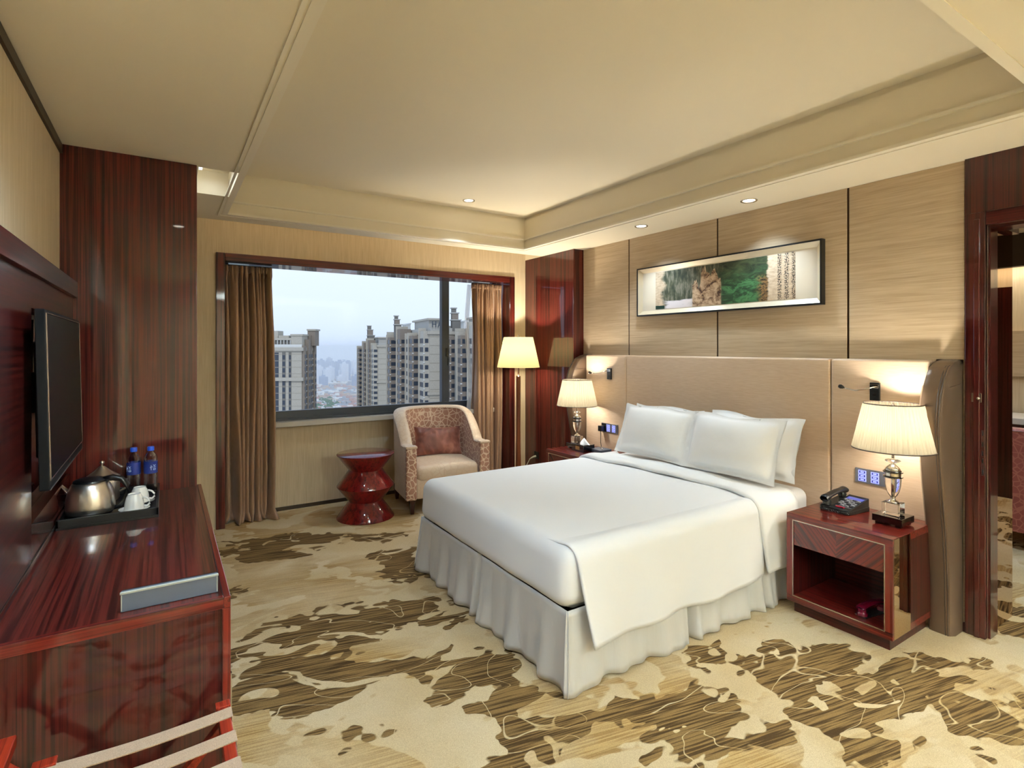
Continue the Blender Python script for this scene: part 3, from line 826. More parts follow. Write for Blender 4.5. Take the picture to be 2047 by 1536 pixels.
pillow('pillow', 'white front pillow on the bed side nearer the window', (3.395, 3.125, .905), .67, .385, .20, math.radians(20), 0, 14, PG)

# headboard
HX0, HX1, HZ = 3.705, 3.80, 1.53
hb = root('headboard', (3.75, 2.83, 0), 'long padded satin headboard with curved leather wings behind the bed', 'headboard')
hs = [1.322, 1.872, 3.760, 4.345]
for i in range(3):
    MB().rbox(HX0, HX1 - .002, hs[i] + .002, hs[i + 1] - .002, 0.0, HZ, .018, .2).build('padded_panel', M['satin'], hb, smooth=True)
def wing(y0, y1, flip):
    prof = [(0, 3.655), (.35, 3.645), (.6, 3.615), (.85, 3.560), (1.05, 3.525), (1.2, 3.520), (1.32, 3.540), (1.42, 3.585), (1.49, 3.645), (1.525, 3.72), (1.535, 3.798)]
    nz = 60
    def xf(z):
        for (a, xa), (b_, xb) in zip(prof, prof[1:]):
            if z <= b_ + 1e-9:
                t = (z - a) / (b_ - a); t = t * t * (3 - 2 * t) if False else t
                return xa + (xb - xa) * t
        return prof[-1][1]
    def smoothx(z):
        return sum(xf(min(1.535, max(0, z + d))) for d in (-.06, -.03, 0, .03, .06)) / 5 if z < 1.44 else xf(z)
    vs = []; fs = []
    ny = 9
    for i in range(nz + 1):
        z = 1.535 * (1 - (1 - i / nz) ** 1.6)
        x = smoothx(z)
        for j in range(ny):
            t = j / (ny - 1); y = y0 + (y1 - y0) * t
            r = .035 * (1 - math.sqrt(max(0, 1 - (2 * t - 1) ** 4)))
            vs.append((min(3.799, x + r), y, z - (.02 * (1 - math.sqrt(max(0, 1 - (2 * t - 1) ** 4))) if i > nz - 14 else 0)))
        vs.append((3.799, y1, z)); vs.append((3.799, y0, z))
    w = ny + 2
    for i in range(nz):
        for j in range(w):
            k = (j + 1) % w
            fs.append((i * w + j, i * w + k, (i + 1) * w + k, (i + 1) * w + j))
    fs.append(tuple(range(w))); fs.append(tuple(range(nz * w, nz * w + w)))
    b = MB(); b.add(vs, fs)
    p = b.build('wing', M['wing_leather'], hb, smooth='auto')
    ys = y0 + .030 if not flip else y1 - .030
    for dy in (-.006, .006):
        pts = [(min(3.795, smoothx(1.535 * i / 40) + .001), ys + dy, min(1.529, 1.535 * i / 40)) for i in range(41)]
        MB().tube(pts, .0032, 6).build('piping', M['piping'], p, smooth=True)
wing(1.192, 1.320, False)
wing(4.347, 4.475, True)

# ================================================================== NIGHTSTANDS
def nightstand(y0, y1, label, group):
    x0, x1, zt, zb = 3.19, 3.700, .60, .068
    r = root('nightstand', ((x0 + x1) / 2, (y0 + y1) / 2, 0), label, 'nightstand', group)
    t = .040
    MB().box(x0, x1, y0, y1, zt - t, zt).build('top', M['red_y'], r, bevel=.002)
    MB().box(x0 + .02, x1, y0, y0 + t, zb + t, zt - t).build('side_panel', M['dark_z'], r)
    MB().box(x0, x0 + .02, y0, y0 + t, zb + t, zt - t).build('front_stile', M['red_z'], r)
    MB().box(x0 + .02, x1, y1 - t, y1, zb + t, zt - t).build('side_panel', M['dark_z'], r)
    MB().box(x0, x0 + .02, y1 - t, y1, zb + t, zt - t).build('front_stile', M['red_z'], r)
    MB().box(x0, x1, y0, y1, zb, zb + t).build('bottom', M['red_y'], r, bevel=.002)
    MB().box(x1 - .02, x1 - .01, y0 + t, y1 - t, zb + t, zt - t).build('back_panel', M['dark_y'], r)
    zd = .412
    yc = (y0 + y1) / 2
    d = root_part('drawer', r)
    MB().box(x0 + .006, x0 + .024, y0 + t + .002, yc, zd, zt - t - .003).build('drawer_front_half', M['chev_a'], d)
    MB().box(x0 + .006, x0 + .024, yc, y1 - t - .002, zd, zt - t - .003).build('drawer_front_half', M['chev_b'], d)
    MB().box(x0 + .024, x1 - .03, y0 + t + .01, y1 - t - .01, zd, zd + .012).build('drawer_bottom', M['dark_y'], d)
    # silver inlay round the opening
    g = .0045
    for (a0, a1, c0, c1) in ((y0 + t - g, y1 - t + g, zt - t - g * .2, zt - t + g), (y0 + t - g, y1 - t + g, zb + t - g, zb + t + g * .2),
                             (y0 + t - g, y0 + t + g * .2, zb + t, zt - t), (y1 - t - g * .2, y1 - t + g, zb + t, zt - t)):
        MB().box(x0 - .0012, x0 + .004, a0, a1, c0, c1).build('inlay', M['silver_line'], r)
    # bronze mirror strip down the outer side, near the front
    for yy, sg in ((y0, -1), (y1, 1)):
        MB().box(x0 + .012, x0 + .205, yy - .002 if sg < 0 else yy, yy if sg < 0 else yy + .002, zb + .004, zt - .004).build('mirror_strip', M['mirror'], r)
    MB().box(x0 + .035, x1 - .03, y0 + .028, y1 - .028, 0, zb).build('plinth', M['dark_y'], r)
    return r
def root_part(name, parent):
    o = bpy.data.objects.new(name, None); o.empty_display_size = .02
    o.parent = parent; COL.objects.link(o); WORLD[o.name] = WORLD[parent.name]
    return o
NG = None
nightstand(1.297, 1.868, 'glossy red nightstand with open shelf on the near side of the bed', NG)
nightstand(3.765, 4.336, 'glossy red nightstand on the far side of the bed by the window, mostly hidden', NG)

# ================================================================== LAMPS
def table_lamp(x, y, z, label):
    r = root('table_lamp', (x, y, z), label, 'lamp')
    Tm = Matrix.Translation(Vector((x, y, z)))
    MB(Tm).box(-.076, .076, -.076, .076, .014, .052).build('base_plinth', M['black_gloss'], r, bevel=.002)
    for sx_ in (-1, 1):
        for sy in (-1, 1):
            MB(Tm).box(sx_ * .05 - .014, sx_ * .05 + .014, sy * .05 - .014, sy * .05 + .014, 0, .014).build('foot', M['black_gloss'], r)
    MB(Tm).box(-.043, .043, -.043, .043, .056, .122).build('crystal_block', M['crystal'], r, bevel=.003)
    MB(Tm).lathe([(.034, .122), (.030, .128), (.014, .137), (.011, .146), (.014, .15)], (0, 0, 0), 24).build('collar', M['chrome'], r, smooth=True)
    MB(Tm).lathe([(.012, .151), (.022, .165), (.033, .19), (.039, .22), (.041, .255), (.041, .262)], (0, 0, 0), 32).build('crystal_body', M['crystal'], r, smooth='auto')
    MB(Tm).lathe([(.006, .151), (.006, .35)], (0, 0, 0), 12).build('stem', M['chrome'], r, smooth=True)
    for zz in (.262, .290):
        MB(Tm).lathe([(.044, zz), (.0495, zz + .003), (.0495, zz + .008), (.044, zz + .011)], (0, 0, 0), 32).build('ring', M['black_gloss'], r, smooth='auto')
    MB(Tm).lathe([(.040, .2735), (.040, .290)], (0, 0, 0), 32).build('band', M['chrome'], r, smooth='auto')
    MB(Tm).lathe([(.042, .301), (.034, .318), (.016, .336), (.009, .342)], (0, 0, 0), 32).build('shoulder', M['chrome'], r, smooth=True)
    MB(Tm).lathe([(.008, .344), (.032, .352), (.0395, .358), (.032, .365), (.008, .372)], (0, 0, 0), 32).build('crystal_disc', M['crystal'], r, smooth='auto')
    MB(Tm).lathe([(.007, .372), (.007, .53)], (0, 0, 0), 12).build('neck', M['chrome'], r, smooth=True)
    # pleated shade
    z0, z1, r0, r1 = .425, .682, .199, .142
    n = 192
    def fn(u, v):
        a = u * 2 * PI; rr = r0 + (r1 - r0) * v + .0036 * math.cos(a * 48)
        return (rr * math.cos(a), rr * math.sin(a), z0 + (z1 - z0) * v)
    sh = MB(Tm).grid(fn, 384, 4, wrap=True).build('lamp_shade', M['shade'], r, smooth=True)
    for zz, rr in ((z0, r0), (z1, r1)):
        pts = [(rr * 1.008 * math.cos(2 * PI * i / 64), rr * 1.008 * math.sin(2 * PI * i / 64), zz) for i in range(65)]
        MB(Tm).tube(pts, .0035, 6, False).build('shade_trim', M['piping'], sh, smooth=True)
    for k in range(3):
        a = 2 * PI * k / 3 + .5
        MB(Tm).tube([(0, 0, .665), (r1 * .98 * math.cos(a), r1 * .98 * math.sin(a), .678)], .002, 6).build('spider_arm', M['chrome'], sh)
    MB(Tm).lathe([(.004, .53), (.006, .66), (.010, .668), (.004, .684)], (0, 0, 0), 12).build('finial', M['chrome'], r, smooth=True)
    bl = MB(Tm).lathe([(.0, .520), (.018, .528), (.026, .548), (.022, .57), (.0, .585)], (0, 0, 0), 16).build('bulb', M['bulb'], r, smooth=True)
    light('lamp_light', 'POINT', (x, y, z + .60), 6.2, WARM, r, size=.03)
    light('lamp_light', 'POINT', (x, y, z + .50), 5.2, WARM, r, size=.03)
    light('lamp_uplight', 'SPOT', (x, y, z + .615), 8, WARM, r, aim=(x, y, z + 3), size=.03, spot=122, blend=.25)
    return r
table_lamp(3.49, 1.418, .60, 'crystal table lamp with lit pleated shade beside the black telephone')
table_lamp(3.47, 4.200, .60, 'crystal table lamp with lit pleated shade on the far nightstand')

fx, fy = 3.32, 5.04
fl = root('floor_lamp', (fx, fy, 0), 'tall floor lamp with cream shade and slim wooden pole in the window corner', 'lamp')
MB().lathe([(.0, 0), (.15, 0), (.15, .016), (.04, .026), (.0, .03)], (fx, fy, 0), 40).build('base', M['walnut'], fl, smooth='auto')
MB().lathe([(.046, .022), (.040, .10), (.033, .22), (.027, .45), (.024, .70), (.024, .95), (.025, 1.20), (.0245, 1.285)], (fx, fy, 0), 28).build('pole', M['walnut'], fl, smooth='auto')
MB().lathe([(.009, 1.285), (.009, 1.62)], (fx, fy, 0), 14).build('neck', M['chrome'], fl, smooth=True)
MB().lathe([(.022, 1.283), (.012, 1.292)], (fx, fy, 0), 20).build('pole_cap', M['chrome'], fl, smooth='auto')
def fs_(u, v):
    a = u * 2 * PI; rr = .238 + (.164 - .238) * v
    return (fx + rr * math.cos(a), fy + rr * math.sin(a), 1.385 + .335 * v)
sh = MB().grid(fs_, 72, 5, wrap=True).build('lamp_shade', M['shade_f'], fl, smooth=True)
for k in range(3):
    a = 2 * PI * k / 3
    MB().tube([(fx, fy, 1.70), (fx + .162 * math.cos(a), fy + .162 * math.sin(a), 1.712)], .0025, 6).build('spider_arm', M['chrome'], sh)
MB().lathe([(.004, 1.62), (.006, 1.71), (.011, 1.725), (.004, 1.75)], (fx, fy, 0), 12).build('finial', M['chrome'], fl, smooth=True)
MB().lathe([(.0, 1.50), (.02, 1.51), (.030, 1.54), (.024, 1.57), (.0, 1.585)], (fx, fy, 0), 16).build('bulb', M['bulb'], fl, smooth=True)
light('lamp_light', 'POINT', (fx, fy, 1.60), 11, (1, .90, .70), fl, size=.035)
light('lamp_light', 'POINT', (fx, fy, 1.46), 11, (1, .90, .70), fl, size=.035)
light('lamp_uplight', 'SPOT', (fx, fy, 1.625), 26, (1, .92, .74), fl, aim=(fx, fy, 4), size=.035, spot=120, blend=.25)
# ================================================================== THINGS ON THE BED WALL
pc = root('framed_picture', (3.78, 2.807, 1.897), 'long framed landscape print with calligraphy hung above the headboard', 'picture')
PY0, PY1, PZ0, PZ1 = 1.952, 3.662, 1.897, 2.346
fw = .012
for (a0, a1, c0, c1) in ((PY0, PY1, PZ1 - fw, PZ1), (PY0, PY1, PZ0, PZ0 + fw), (PY0, PY0 + fw, PZ0 + fw, PZ1 - fw), (PY1 - fw, PY1, PZ0 + fw, PZ1 - fw)):
    MB().box(3.752, 3.799, a0, a1, c0, c1).build('frame_bar', M['black'], pc)
bw = .036                                            # champagne bevel sloping in to the mat
o0 = (PY0 + fw, PY1 - fw, PZ0 + fw, PZ1 - fw); i0 = (o0[0] + bw, o0[1] - bw, o0[2] + bw, o0[3] - bw)
xo, xi = 3.756, 3.786
MB().add([(xo, o0[0], o0[3]), (xo, o0[1], o0[3]), (xi, i0[1], i0[3]), (xi, i0[0], i0[3])], [(0, 1, 2, 3)]).build('bevel_strip', M['gold'], pc)
MB().add([(xo, o0[0], o0[2]), (xo, o0[1], o0[2]), (xi, i0[1], i0[2]), (xi, i0[0], i0[2])], [(0, 1, 2, 3)]).build('bevel_strip', M['gold'], pc)
MB().add([(xo, o0[0], o0[2]), (xo, o0[0], o0[3]), (xi, i0[0], i0[3]), (xi, i0[0], i0[2])], [(0, 1, 2, 3)]).build('bevel_strip', M['gold'], pc)
MB().add([(xo, o0[1], o0[2]), (xo, o0[1], o0[3]), (xi, i0[1], i0[3]), (xi, i0[1], i0[2])], [(0, 1, 2, 3)]).build('bevel_strip', M['gold'], pc)
MB().box(xi, 3.798, o0[0], o0[1], o0[2], o0[3]).build('mat_board', M['mat_board'], pc)
def art():
    m, nt, b = base('landscape_print'); setp(b, rough=0.5)
    t = nt.nodes.new('ShaderNodeTexCoord'); s = nt.nodes.new('ShaderNodeSeparateXYZ'); nt.links.new(t.outputs['Object'], s.inputs[0])
    # u 0..1 left to right (y falls), v 0..1 upwards
    u = math_n(nt, 'DIVIDE', math_n(nt, 'SUBTRACT', 0.650, s.outputs['Y']), 1.304)
    v = math_n(nt, 'DIVIDE', math_n(nt, 'SUBTRACT', s.outputs['Z'], 0.056), 0.337)
    cb = nt.nodes.new('ShaderNodeCombineXYZ'); nt.links.new(u, cb.inputs[0]); nt.links.new(v, cb.inputs[1])
    uv = cb.outputs[0]
    def mp(sc, loc=(0, 0, 0)):
        q = nt.nodes.new('ShaderNodeMapping'); q.inputs['Scale'].default_value = sc; q.inputs['Location'].default_value = loc
        nt.links.new(uv, q.inputs[0]); return q.outputs[0]
    W1 = (1, 1, 1, 1); K0 = (0, 0, 0, 1)
    falls = ramp(nt, noise(nt, mp((46, 3, 1)), 1, 4, .65), [(.35, C(38, 46, 34)), (.5, C(78, 82, 60)), (.62, C(128, 122, 106)), (.75, C(60, 64, 44))])
    green = ramp(nt, noise(nt, mp((9, 5, 1), (2, 1, 0)), 1, 6, .7, 1.5), [(.3, C(16, 28, 15)), (.48, C(40, 66, 38)), (.6, C(72, 122, 74)), (.72, C(34, 54, 30))])
    darkg = ramp(nt, noise(nt, mp((12, 6, 1), (5, 2, 0)), 1, 5, .7, 1), [(.35, C(24, 28, 18)), (.65, C(70, 80, 48))])
    rock = ramp(nt, noise(nt, mp((22, 7, 1), (7, 0, 0)), 1, 5, .7, .6), [(.38, C(64, 34, 22)), (.46, C(150, 118, 88)), (.6, C(206, 178, 146)), (.75, C(190, 160, 130))])
    sand = ramp(nt, noise(nt, mp((30, 20, 1)), 1, 4, .6), [(.3, C(176, 148, 118)), (.7, C(216, 194, 164))])
    nu = noise(nt, mp((2.5, 4, 1), (3, 3, 0)), 1, 5, .65)
    wob = math_n(nt, 'MULTIPLY', math_n(nt, 'SUBTRACT', nu, .5), .16)
    uw = math_n(nt, 'ADD', u, wob)
    gv = mix(nt, ramp(nt, math_n(nt, 'ADD', v, wob), [(.45, K0), (.85, W1)]), green, darkg)
    col = mix(nt, ramp(nt, uw, [(.46, K0), (.54, W1)]), falls, gv)
    # left sandy cliff
    col = mix(nt, ramp(nt, uw, [(.055, W1), (.085, K0)]), col, sand)
    # white mist along the bottom left
    mist = math_n(nt, 'MULTIPLY', ramp(nt, math_n(nt, 'ADD', v, math_n(nt, 'MULTIPLY', wob, 4.5)), [(.20, W1), (.27, K0)]), ramp(nt, math_n(nt, 'ADD', u, math_n(nt, 'MULTIPLY', wob, 1.6)), [(.07, K0), (.11, W1), (.30, W1), (.44, K0)]))
    col = mix(nt, mist, col, C(226, 214, 212))
    # rock needles
    spk = noise(nt, mp((15, .6, 1), (1, 0, 0)), 1, 3, .6)
    top = math_n(nt, 'SUBTRACT', math_n(nt, 'MULTIPLY', spk, 1.7), math_n(nt, 'MULTIPLY', math_n(nt, 'ABSOLUTE', math_n(nt, 'SUBTRACT', u, .42)), 2.6))
    rk = math_n(nt, 'MULTIPLY', math_n(nt, 'LESS_THAN', v, top), ramp(nt, u, [(.310, K0), (.318, W1), (.525, W1), (.535, K0)]))
    col = mix(nt, rk, col, rock)
    # brown scrub then pale cliff and written columns on the right
    col = mix(nt, math_n(nt, 'MULTIPLY', ramp(nt, uw, [(.76, K0), (.80, W1)]), ramp(nt, v, [(.5, W1), (.62, K0)])), col, ramp(nt, noise(nt, mp((60, 22, 1)), 1, 4, .7), [(.42, C(30, 26, 14)), (.55, C(140, 104, 62))]))
    col = mix(nt, ramp(nt, math_n(nt, 'ADD', u, math_n(nt, 'MULTIPLY', wob, .5)), [(.835, K0), (.842, W1)]), col, sand)
    ink = noise(nt, mp((150, 46, 1), (9, 4, 0)), 1, 3, .6)
    cols = math_n(nt, 'FRACT', math_n(nt, 'MULTIPLY', math_n(nt, 'SUBTRACT', math_n(nt, 'ADD', u, math_n(nt, 'MULTIPLY', math_n(nt, 'SUBTRACT', noise(nt, mp((40, 60, 1)), 1, 2), .5), .03)), .898), 24.0))
    lane = math_n(nt, 'MULTIPLY', math_n(nt, 'LESS_THAN', cols, .55), math_n(nt, 'GREATER_THAN', u, .898))
    mk = math_n(nt, 'MULTIPLY', math_n(nt, 'MULTIPLY', lane, math_n(nt, 'GREATER_THAN', ink, .505)), math_n(nt, 'LESS_THAN', u, 1.0))
    col = mix(nt, mk, col, C(30, 20, 16))
    # small dark clump, lower left
    cl = math_n(nt, 'MULTIPLY', math_n(nt, 'LESS_THAN', v, math_n(nt, 'ADD', .10, wob)), math_n(nt, 'LESS_THAN', u, .08))
    col = mix(nt, cl, col, C(28, 58, 44))
    nt.links.new(col, b.inputs['Base Color'])
    return m
MB().box(3.7845, 3.786, 2.153, 3.457, 1.953, 2.290).build('print', art(), pc)

def control_panel(name, y0, y1, z0, z1, label, groups, socket=None):
    r = root(name, (3.70, (y0 + y1) / 2, z0), label, 'control panel')
    MB().box(3.696, 3.706, y0, y1, z0, z1).build('plate', M['panel_grey'], r, bevel=.001)
    w = .045; h = (z1 - z0)
    for yc in groups:
        for k in range(3):
            zc = z1 - h * (.24 + .26 * k)
            kk = MB().box(3.6945, 3.697, yc - w / 2, yc + w / 2, zc - h * .115, zc + h * .115).build('button', M['led_blue'], r)
            MB().box(3.6938, 3.6946, yc - w / 2 + .005, yc + w / 2 - .005, zc - h * .075, zc + h * .075).build('button_face', M['key_blue'], kk)
            MB().box(3.6932, 3.6940, yc - .010, yc + .010, zc - .004, zc + .004).build('button_mark', M['led_blue'], kk)
    if socket:
        MB().box(3.694, 3.697, socket[0], socket[1], z0 + .004, z1 - .004).build('socket_plate', M['black'], r)
    return r
control_panel('bedside_control_panel', 1.535, 1.714, .750, .840, 'grey panel of blue lit buttons on the headboard beside the black telephone', (1.672, 1.600))
control_panel('bedside_control_panel', 3.861, 4.090, .762, .850, 'panel of blue lit buttons and socket on the headboard beside the far lamp', (3.990, 3.915), (4.025, 4.088))
ch = root('phone_charger', (3.66, 4.058, .70), 'black plug-in charger in the socket beside the far lamp', 'charger')
MB().box(3.640, 3.694, 4.035, 4.082, .770, .825).build('plug_body', M['black'], ch, bevel=.004)
MB().tube([(3.655, 4.058, .770), (3.650, 4.05, .72), (3.640, 4.04, .66), (3.630, 4.02, .618), (3.60, 3.98, .606)], .003, 6).build('cord', M['black'], ch, smooth=True)

def reading_light(yb, zb, label, arm):
    r = root('reading_light', (3.69, yb, zb), label, 'reading light')
    MB().box(3.688, 3.706, yb - .027, yb + .027, zb - .055, zb + .055).build('wall_plate', M['black'], r, bevel=.002)
    MB().box(3.684, 3.689, yb - .024, yb + .024, zb + .022, zb + .045).build('clip', M['chrome'], r, bevel=.001)
    MB().tube([(3.6885, yb, zb - .02), (3.6855, yb, zb - .02), (3.6845, yb, zb - .02)], [.012, .011, .008], 16).build('switch', M['gun'], r, smooth='auto')
    MB().tube(arm, .0042, 8).build('flexible_arm', M['chrome'], r, smooth=True)
    e_ = Vector(arm[-1]); d = (e_ - Vector(arm[-2])).normalized()
    MB().tube([e_ - d * .005, e_ + d * .012, e_ + d * .024], [.008, .014, .011], 12).build('lamp_head', M['gun'], r, smooth=True)
    return r
reading_light(1.600, 1.330, 'slim bedside reading light with curved silver arm above the near lamp',
              [(3.684, 1.580, 1.362), (3.655, 1.590, 1.360), (3.640, 1.635, 1.345), (3.635, 1.685, 1.335), (3.635, 1.735, 1.343), (3.636, 1.760, 1.350)])
reading_light(3.975, 1.345, 'small dark bedside reading light on the headboard above the far lamp',
              [(3.684, 3.975, 1.378), (3.640, 3.985, 1.372), (3.600, 4.010, 1.352), (3.560, 4.040, 1.350), (3.530, 4.060, 1.356)])

# ================================================================== ON THE NIGHTSTANDS
def telephone():
    r = root('telephone', (3.53, 1.700, .60), 'black desk telephone with coiled cord on the near nightstand', 'telephone')
    Tm = rotz(math.radians(-96), (3.535, 1.700, .60))
    # local: x left->right of the phone, y front->back, z up ; wedge body
    def wedge(x0, x1, y0, y1, h0, h1, z0=0):
        return [(x0, y0, z0), (x1, y0, z0), (x1, y1, z0), (x0, y1, z0), (x0, y0, h0), (x1, y0, h0), (x1, y1, h1), (x0, y1, h1)], [(0, 3, 2, 1), (4, 5, 6, 7), (0, 1, 5, 4), (1, 2, 6, 5), (2, 3, 7, 6), (3, 0, 4, 7)]
    zs = lambda y: .026 + (y + .10) / .20 * .050
    MB(Tm).add(*wedge(-.092, .092, -.10, .10, .022, .030)).build('base', M['phone_black'], r, bevel=.004)
    MB(Tm).add(*wedge(-.030, .090, -.095, .098, .026, .078, .02)).build('keypad_body', M['phone_black'], r, bevel=.005)
    MB(Tm).add(*wedge(-.092, -.034, -.095, .098, .026, .062, .02)).build('cradle', M['phone_black'], r, bevel=.005)
    pv = MB(Tm).add([(-.018, -.070, zs(-.070) + .0005), (.080, -.070, zs(-.070) + .0005), (.080, .035, zs(.035) + .002), (-.018, .035, zs(.035) + .002)], [(0, 1, 2, 3)])
    pv.build('faceplate', M['panel_grey'], r)
    MB(Tm).add([(-.016, .040, zs(.040) + .002), (.080, .040, zs(.040) + .002), (.080, .090, zs(.090) + .002), (-.016, .090, zs(.090) + .002)], [(0, 1, 2, 3)]).build('display', M['lcd'], r)
    for i in range(4):
        for j in range(5):
            x = -.008 + i * .026; y = -.052 + j * .020
            b = MB(Tm); z = zs(y) + .0015
            b.box(x - .009, x + .009, y - .006, y + .006, z, z + .004).build('key', M['key_grey'] if (i + j) % 3 else M['phone_black'], r)
    y = -.079; z = zs(y)
    MB(Tm).box(-.004, .046, y - .008, y + .006, z + .0, z + .006).build('message_key', M['red_plastic'], r)
    # handset on the left
    def hs_(u, v):
        a = v * 2 * PI; s = u * 2 - 1
        w = .024 + .007 * abs(s) ** 3; h = .013 + .010 * max(0, abs(s) - .55) / .45
        if abs(s) > .97: w *= .8; h *= .7
        cz = .082 - .004 * (1 - s * s) * -3 + .018 * s * .9
        return (-.063 + w * math.cos(a), s * .108, cz + h * math.sin(a))
    b = MB(Tm); b.grid(lambda u, v: hs_(v, u), 20, 18, wrap=True); b.build('handset', M['phone_black'], r, smooth=True)
    for s in (-1, 1):
        MB(Tm).lathe([(.022, .0), (.025, .02), (.02, .03)], (-.063, s * .078, .043 + s * .014), 18).build('handset_cup', M['phone_black'], r, smooth='auto')
    pts = []
    P = [(-.085, -.10, .020), (-.07, -.125, .012), (-.02, -.125, .010), (.05, -.118, .010), (.088, -.105, .012)]
    for i in range(len(P) - 1):
        for k in range(44):
            t = k / 44; a = (i * 44 + k) * 1.15
            p = Vector(P[i]).lerp(Vector(P[i + 1]), t)
            pts.append((p.x, p.y + .007 * math.cos(a), p.z + .007 * math.sin(a)))
    MB(Tm).tube(pts, .0018, 5).build('coiled_cord', M['phone_black'], r, smooth=True)
telephone()
def red_handset():
    r = root('handset', (3.35, 1.455, .108), 'crimson plastic telephone handset inside the near nightstand', 'telephone')
    Tm = rotz(math.radians(-10), (3.345, 1.462, .108))
    def fn(u, v):
        a = u * 2 * PI; s = v * 2 - 1
        w = .022 + .006 * abs(s) ** 3; h = .014
        if abs(s) > .96: w *= .75; h *= .6
        return (s * .105, w * math.cos(a), .060 - .014 * s * s + h * math.sin(a))
    MB(Tm).grid(fn, 20, 22, wrap=True).build('grip', M['bakelite'], r, smooth=True)
    for s in (-1, 1):
        MB(Tm).lathe([(.020, 0.002), (.026, .006), (.026, .018), (.022, .024), (.024, .046)], (s * .082, 0, 0), 20).build('ear_cup', M['bakelite'], r, smooth='auto')
    MB(Tm).box(-.10, .09, -.03, .03, 0, .006).build('cradle', M['phone_black'], r)
red_handset()
tb = root('tissue_box', (3.44, 4.06, .60), 'black tissue box with a white tissue on the far nightstand', 'tissue box')
MB().box(3.36, 3.50, 3.97, 4.15, .60, .668).build('box', M['black_gloss'], tb, bevel=.003)
MB().box(3.359, 3.361, 4.03, 4.09, .615, .650).build('emblem', M['brass'], tb)
def tis(u, v):
    a = u * 2 * PI
    rr = .055 * (1 - v) * (1 + .25 * math.sin(a * 3 + v * 3))
    return (3.43 + rr * math.cos(a) * .55, 4.03 + rr * math.sin(a) + .015 * v, .666 + .060 * v ** .8)
MB().grid(tis, 24, 6, wrap=True).build('tissue', M['tissue'], tb, smooth=True)
nb = root('note_box', (3.53, 3.93, .60), 'flat dark desk box with a pen on the far nightstand by the pillow', 'box')
MB().box(3.46, 3.60, 3.84, 4.00, .60, .630).build('case', M['leather'], nb, bevel=.004)
MB().tube([(3.50, 3.86, .634), (3.57, 3.97, .634)], .004, 8).build('pen', M['chrome'], nb, smooth=True)

# ================================================================== WALL SOCKET ON THE PILLAR
sk = root('wall_socket', (3.668, 5.18, .30), 'black wall socket with a pale plug low on the wood pillar by the floor lamp', 'socket')
MB().box(3.662, 3.670, 5.13, 5.225, .30, .385).build('plate', M['black'], sk, bevel=.002)
MB().tube([(3.662, 5.18, .33), (3.63, 5.19, .325), (3.60, 5.22, .30), (3.56, 5.25, .20), (3.50, 5.2, .02), (3.42, 5.1, .012)], [.012, .011, .005, .004, .004, .004], 8).build('plug_cord', M['leather_edge'], sk, smooth=True)

# ================================================================== CURTAINS
def curtain(x0, x1, y, z1, label, folds, seed, lean=0.0):
    r = root('curtain', ((x0 + x1) / 2, y, 0), label, 'curtain')
    rnd = random.Random(seed); ph = [rnd.random() * 6.28 for _ in range(8)]
    amp = [.45 + .95 * rnd.random() for _ in range(folds + 3)]
    def fn(u, v):
        z = z1 * v + .006
        d = 1 - v
        q = u * folds + .42 * math.sin(u * 7 + ph[0]) + .28 * math.sin(u * 17 + ph[5]) + .30 * math.sin(v * 3.1 + u * 7 + ph[1]) * d + .16 * math.sin(v * 6.3 - u * 11 + ph[6]) * d
        k = int(q) % len(amp)
        A = (.034 + .052 * min(1, d * 3)) * (amp[k] * (1 - (q % 1)) + amp[(k + 1) % len(amp)] * (q % 1))
        x = x0 + (x1 - x0) * u + .020 * math.sin(q * 2 * PI + ph[2]) * min(1, d * 4)
        yy = y + A * math.sin(q * 2 * PI) + .006 * math.sin(u * 90 + v * 5) * (1 - min(1, d * 12))
        x += lean * d * u
        # pulled-in heading, gentle pooling on the carpet
        if v > .965: x += .006 * math.sin(u * 130)
        fl = max(0, .09 - z) / .09
        yy -= fl * (.045 + .035 * math.sin(u * 17 + ph[3])); x += fl * .03 * math.sin(u * 23 + ph[4])
        return (x, yy, max(z, .008))
    MB().grid(fn, folds * 18, 60).build('drape', M['curtain'], r, smooth=True, solid=.003)
    def hd(u, v):
        q = u * folds * 2
        return (x0 + (x1 - x0) * u, y + .028 * math.sin(q * 2 * PI), z1 - .055 + .062 * v)
    MB().grid(hd, folds * 24, 3).build('heading', M['curtain'], r, smooth=True, solid=.003)
    MB().box(x0, x1, y - .008, y + .008, z1 + .004, z1 + .016).build('track', M['frame_grey'], r)
    return r
c1 = curtain(.462, .855, 5.570, 2.352, 'bronze satin curtain gathered at the left of the window', 9, 3)
c2_ = curtain(3.02, 3.415, 5.570, 2.352, 'bronze satin curtain gathered behind the armchair at the right of the window', 9, 9)
def sheer(u, v):
    z = .85 + 1.50 * v
    return (2.985 + .06 * u + .02 * math.sin(v * 7), 5.645 + .014 * math.sin(u * 14), z)
MB().grid(sheer, 30, 30).build('sheer_curtain', M['sheer'], c2_, smooth=True)
bpy.data.objects['sheer_curtain']['label'] = 'pale sheer net edge beside the window glass'

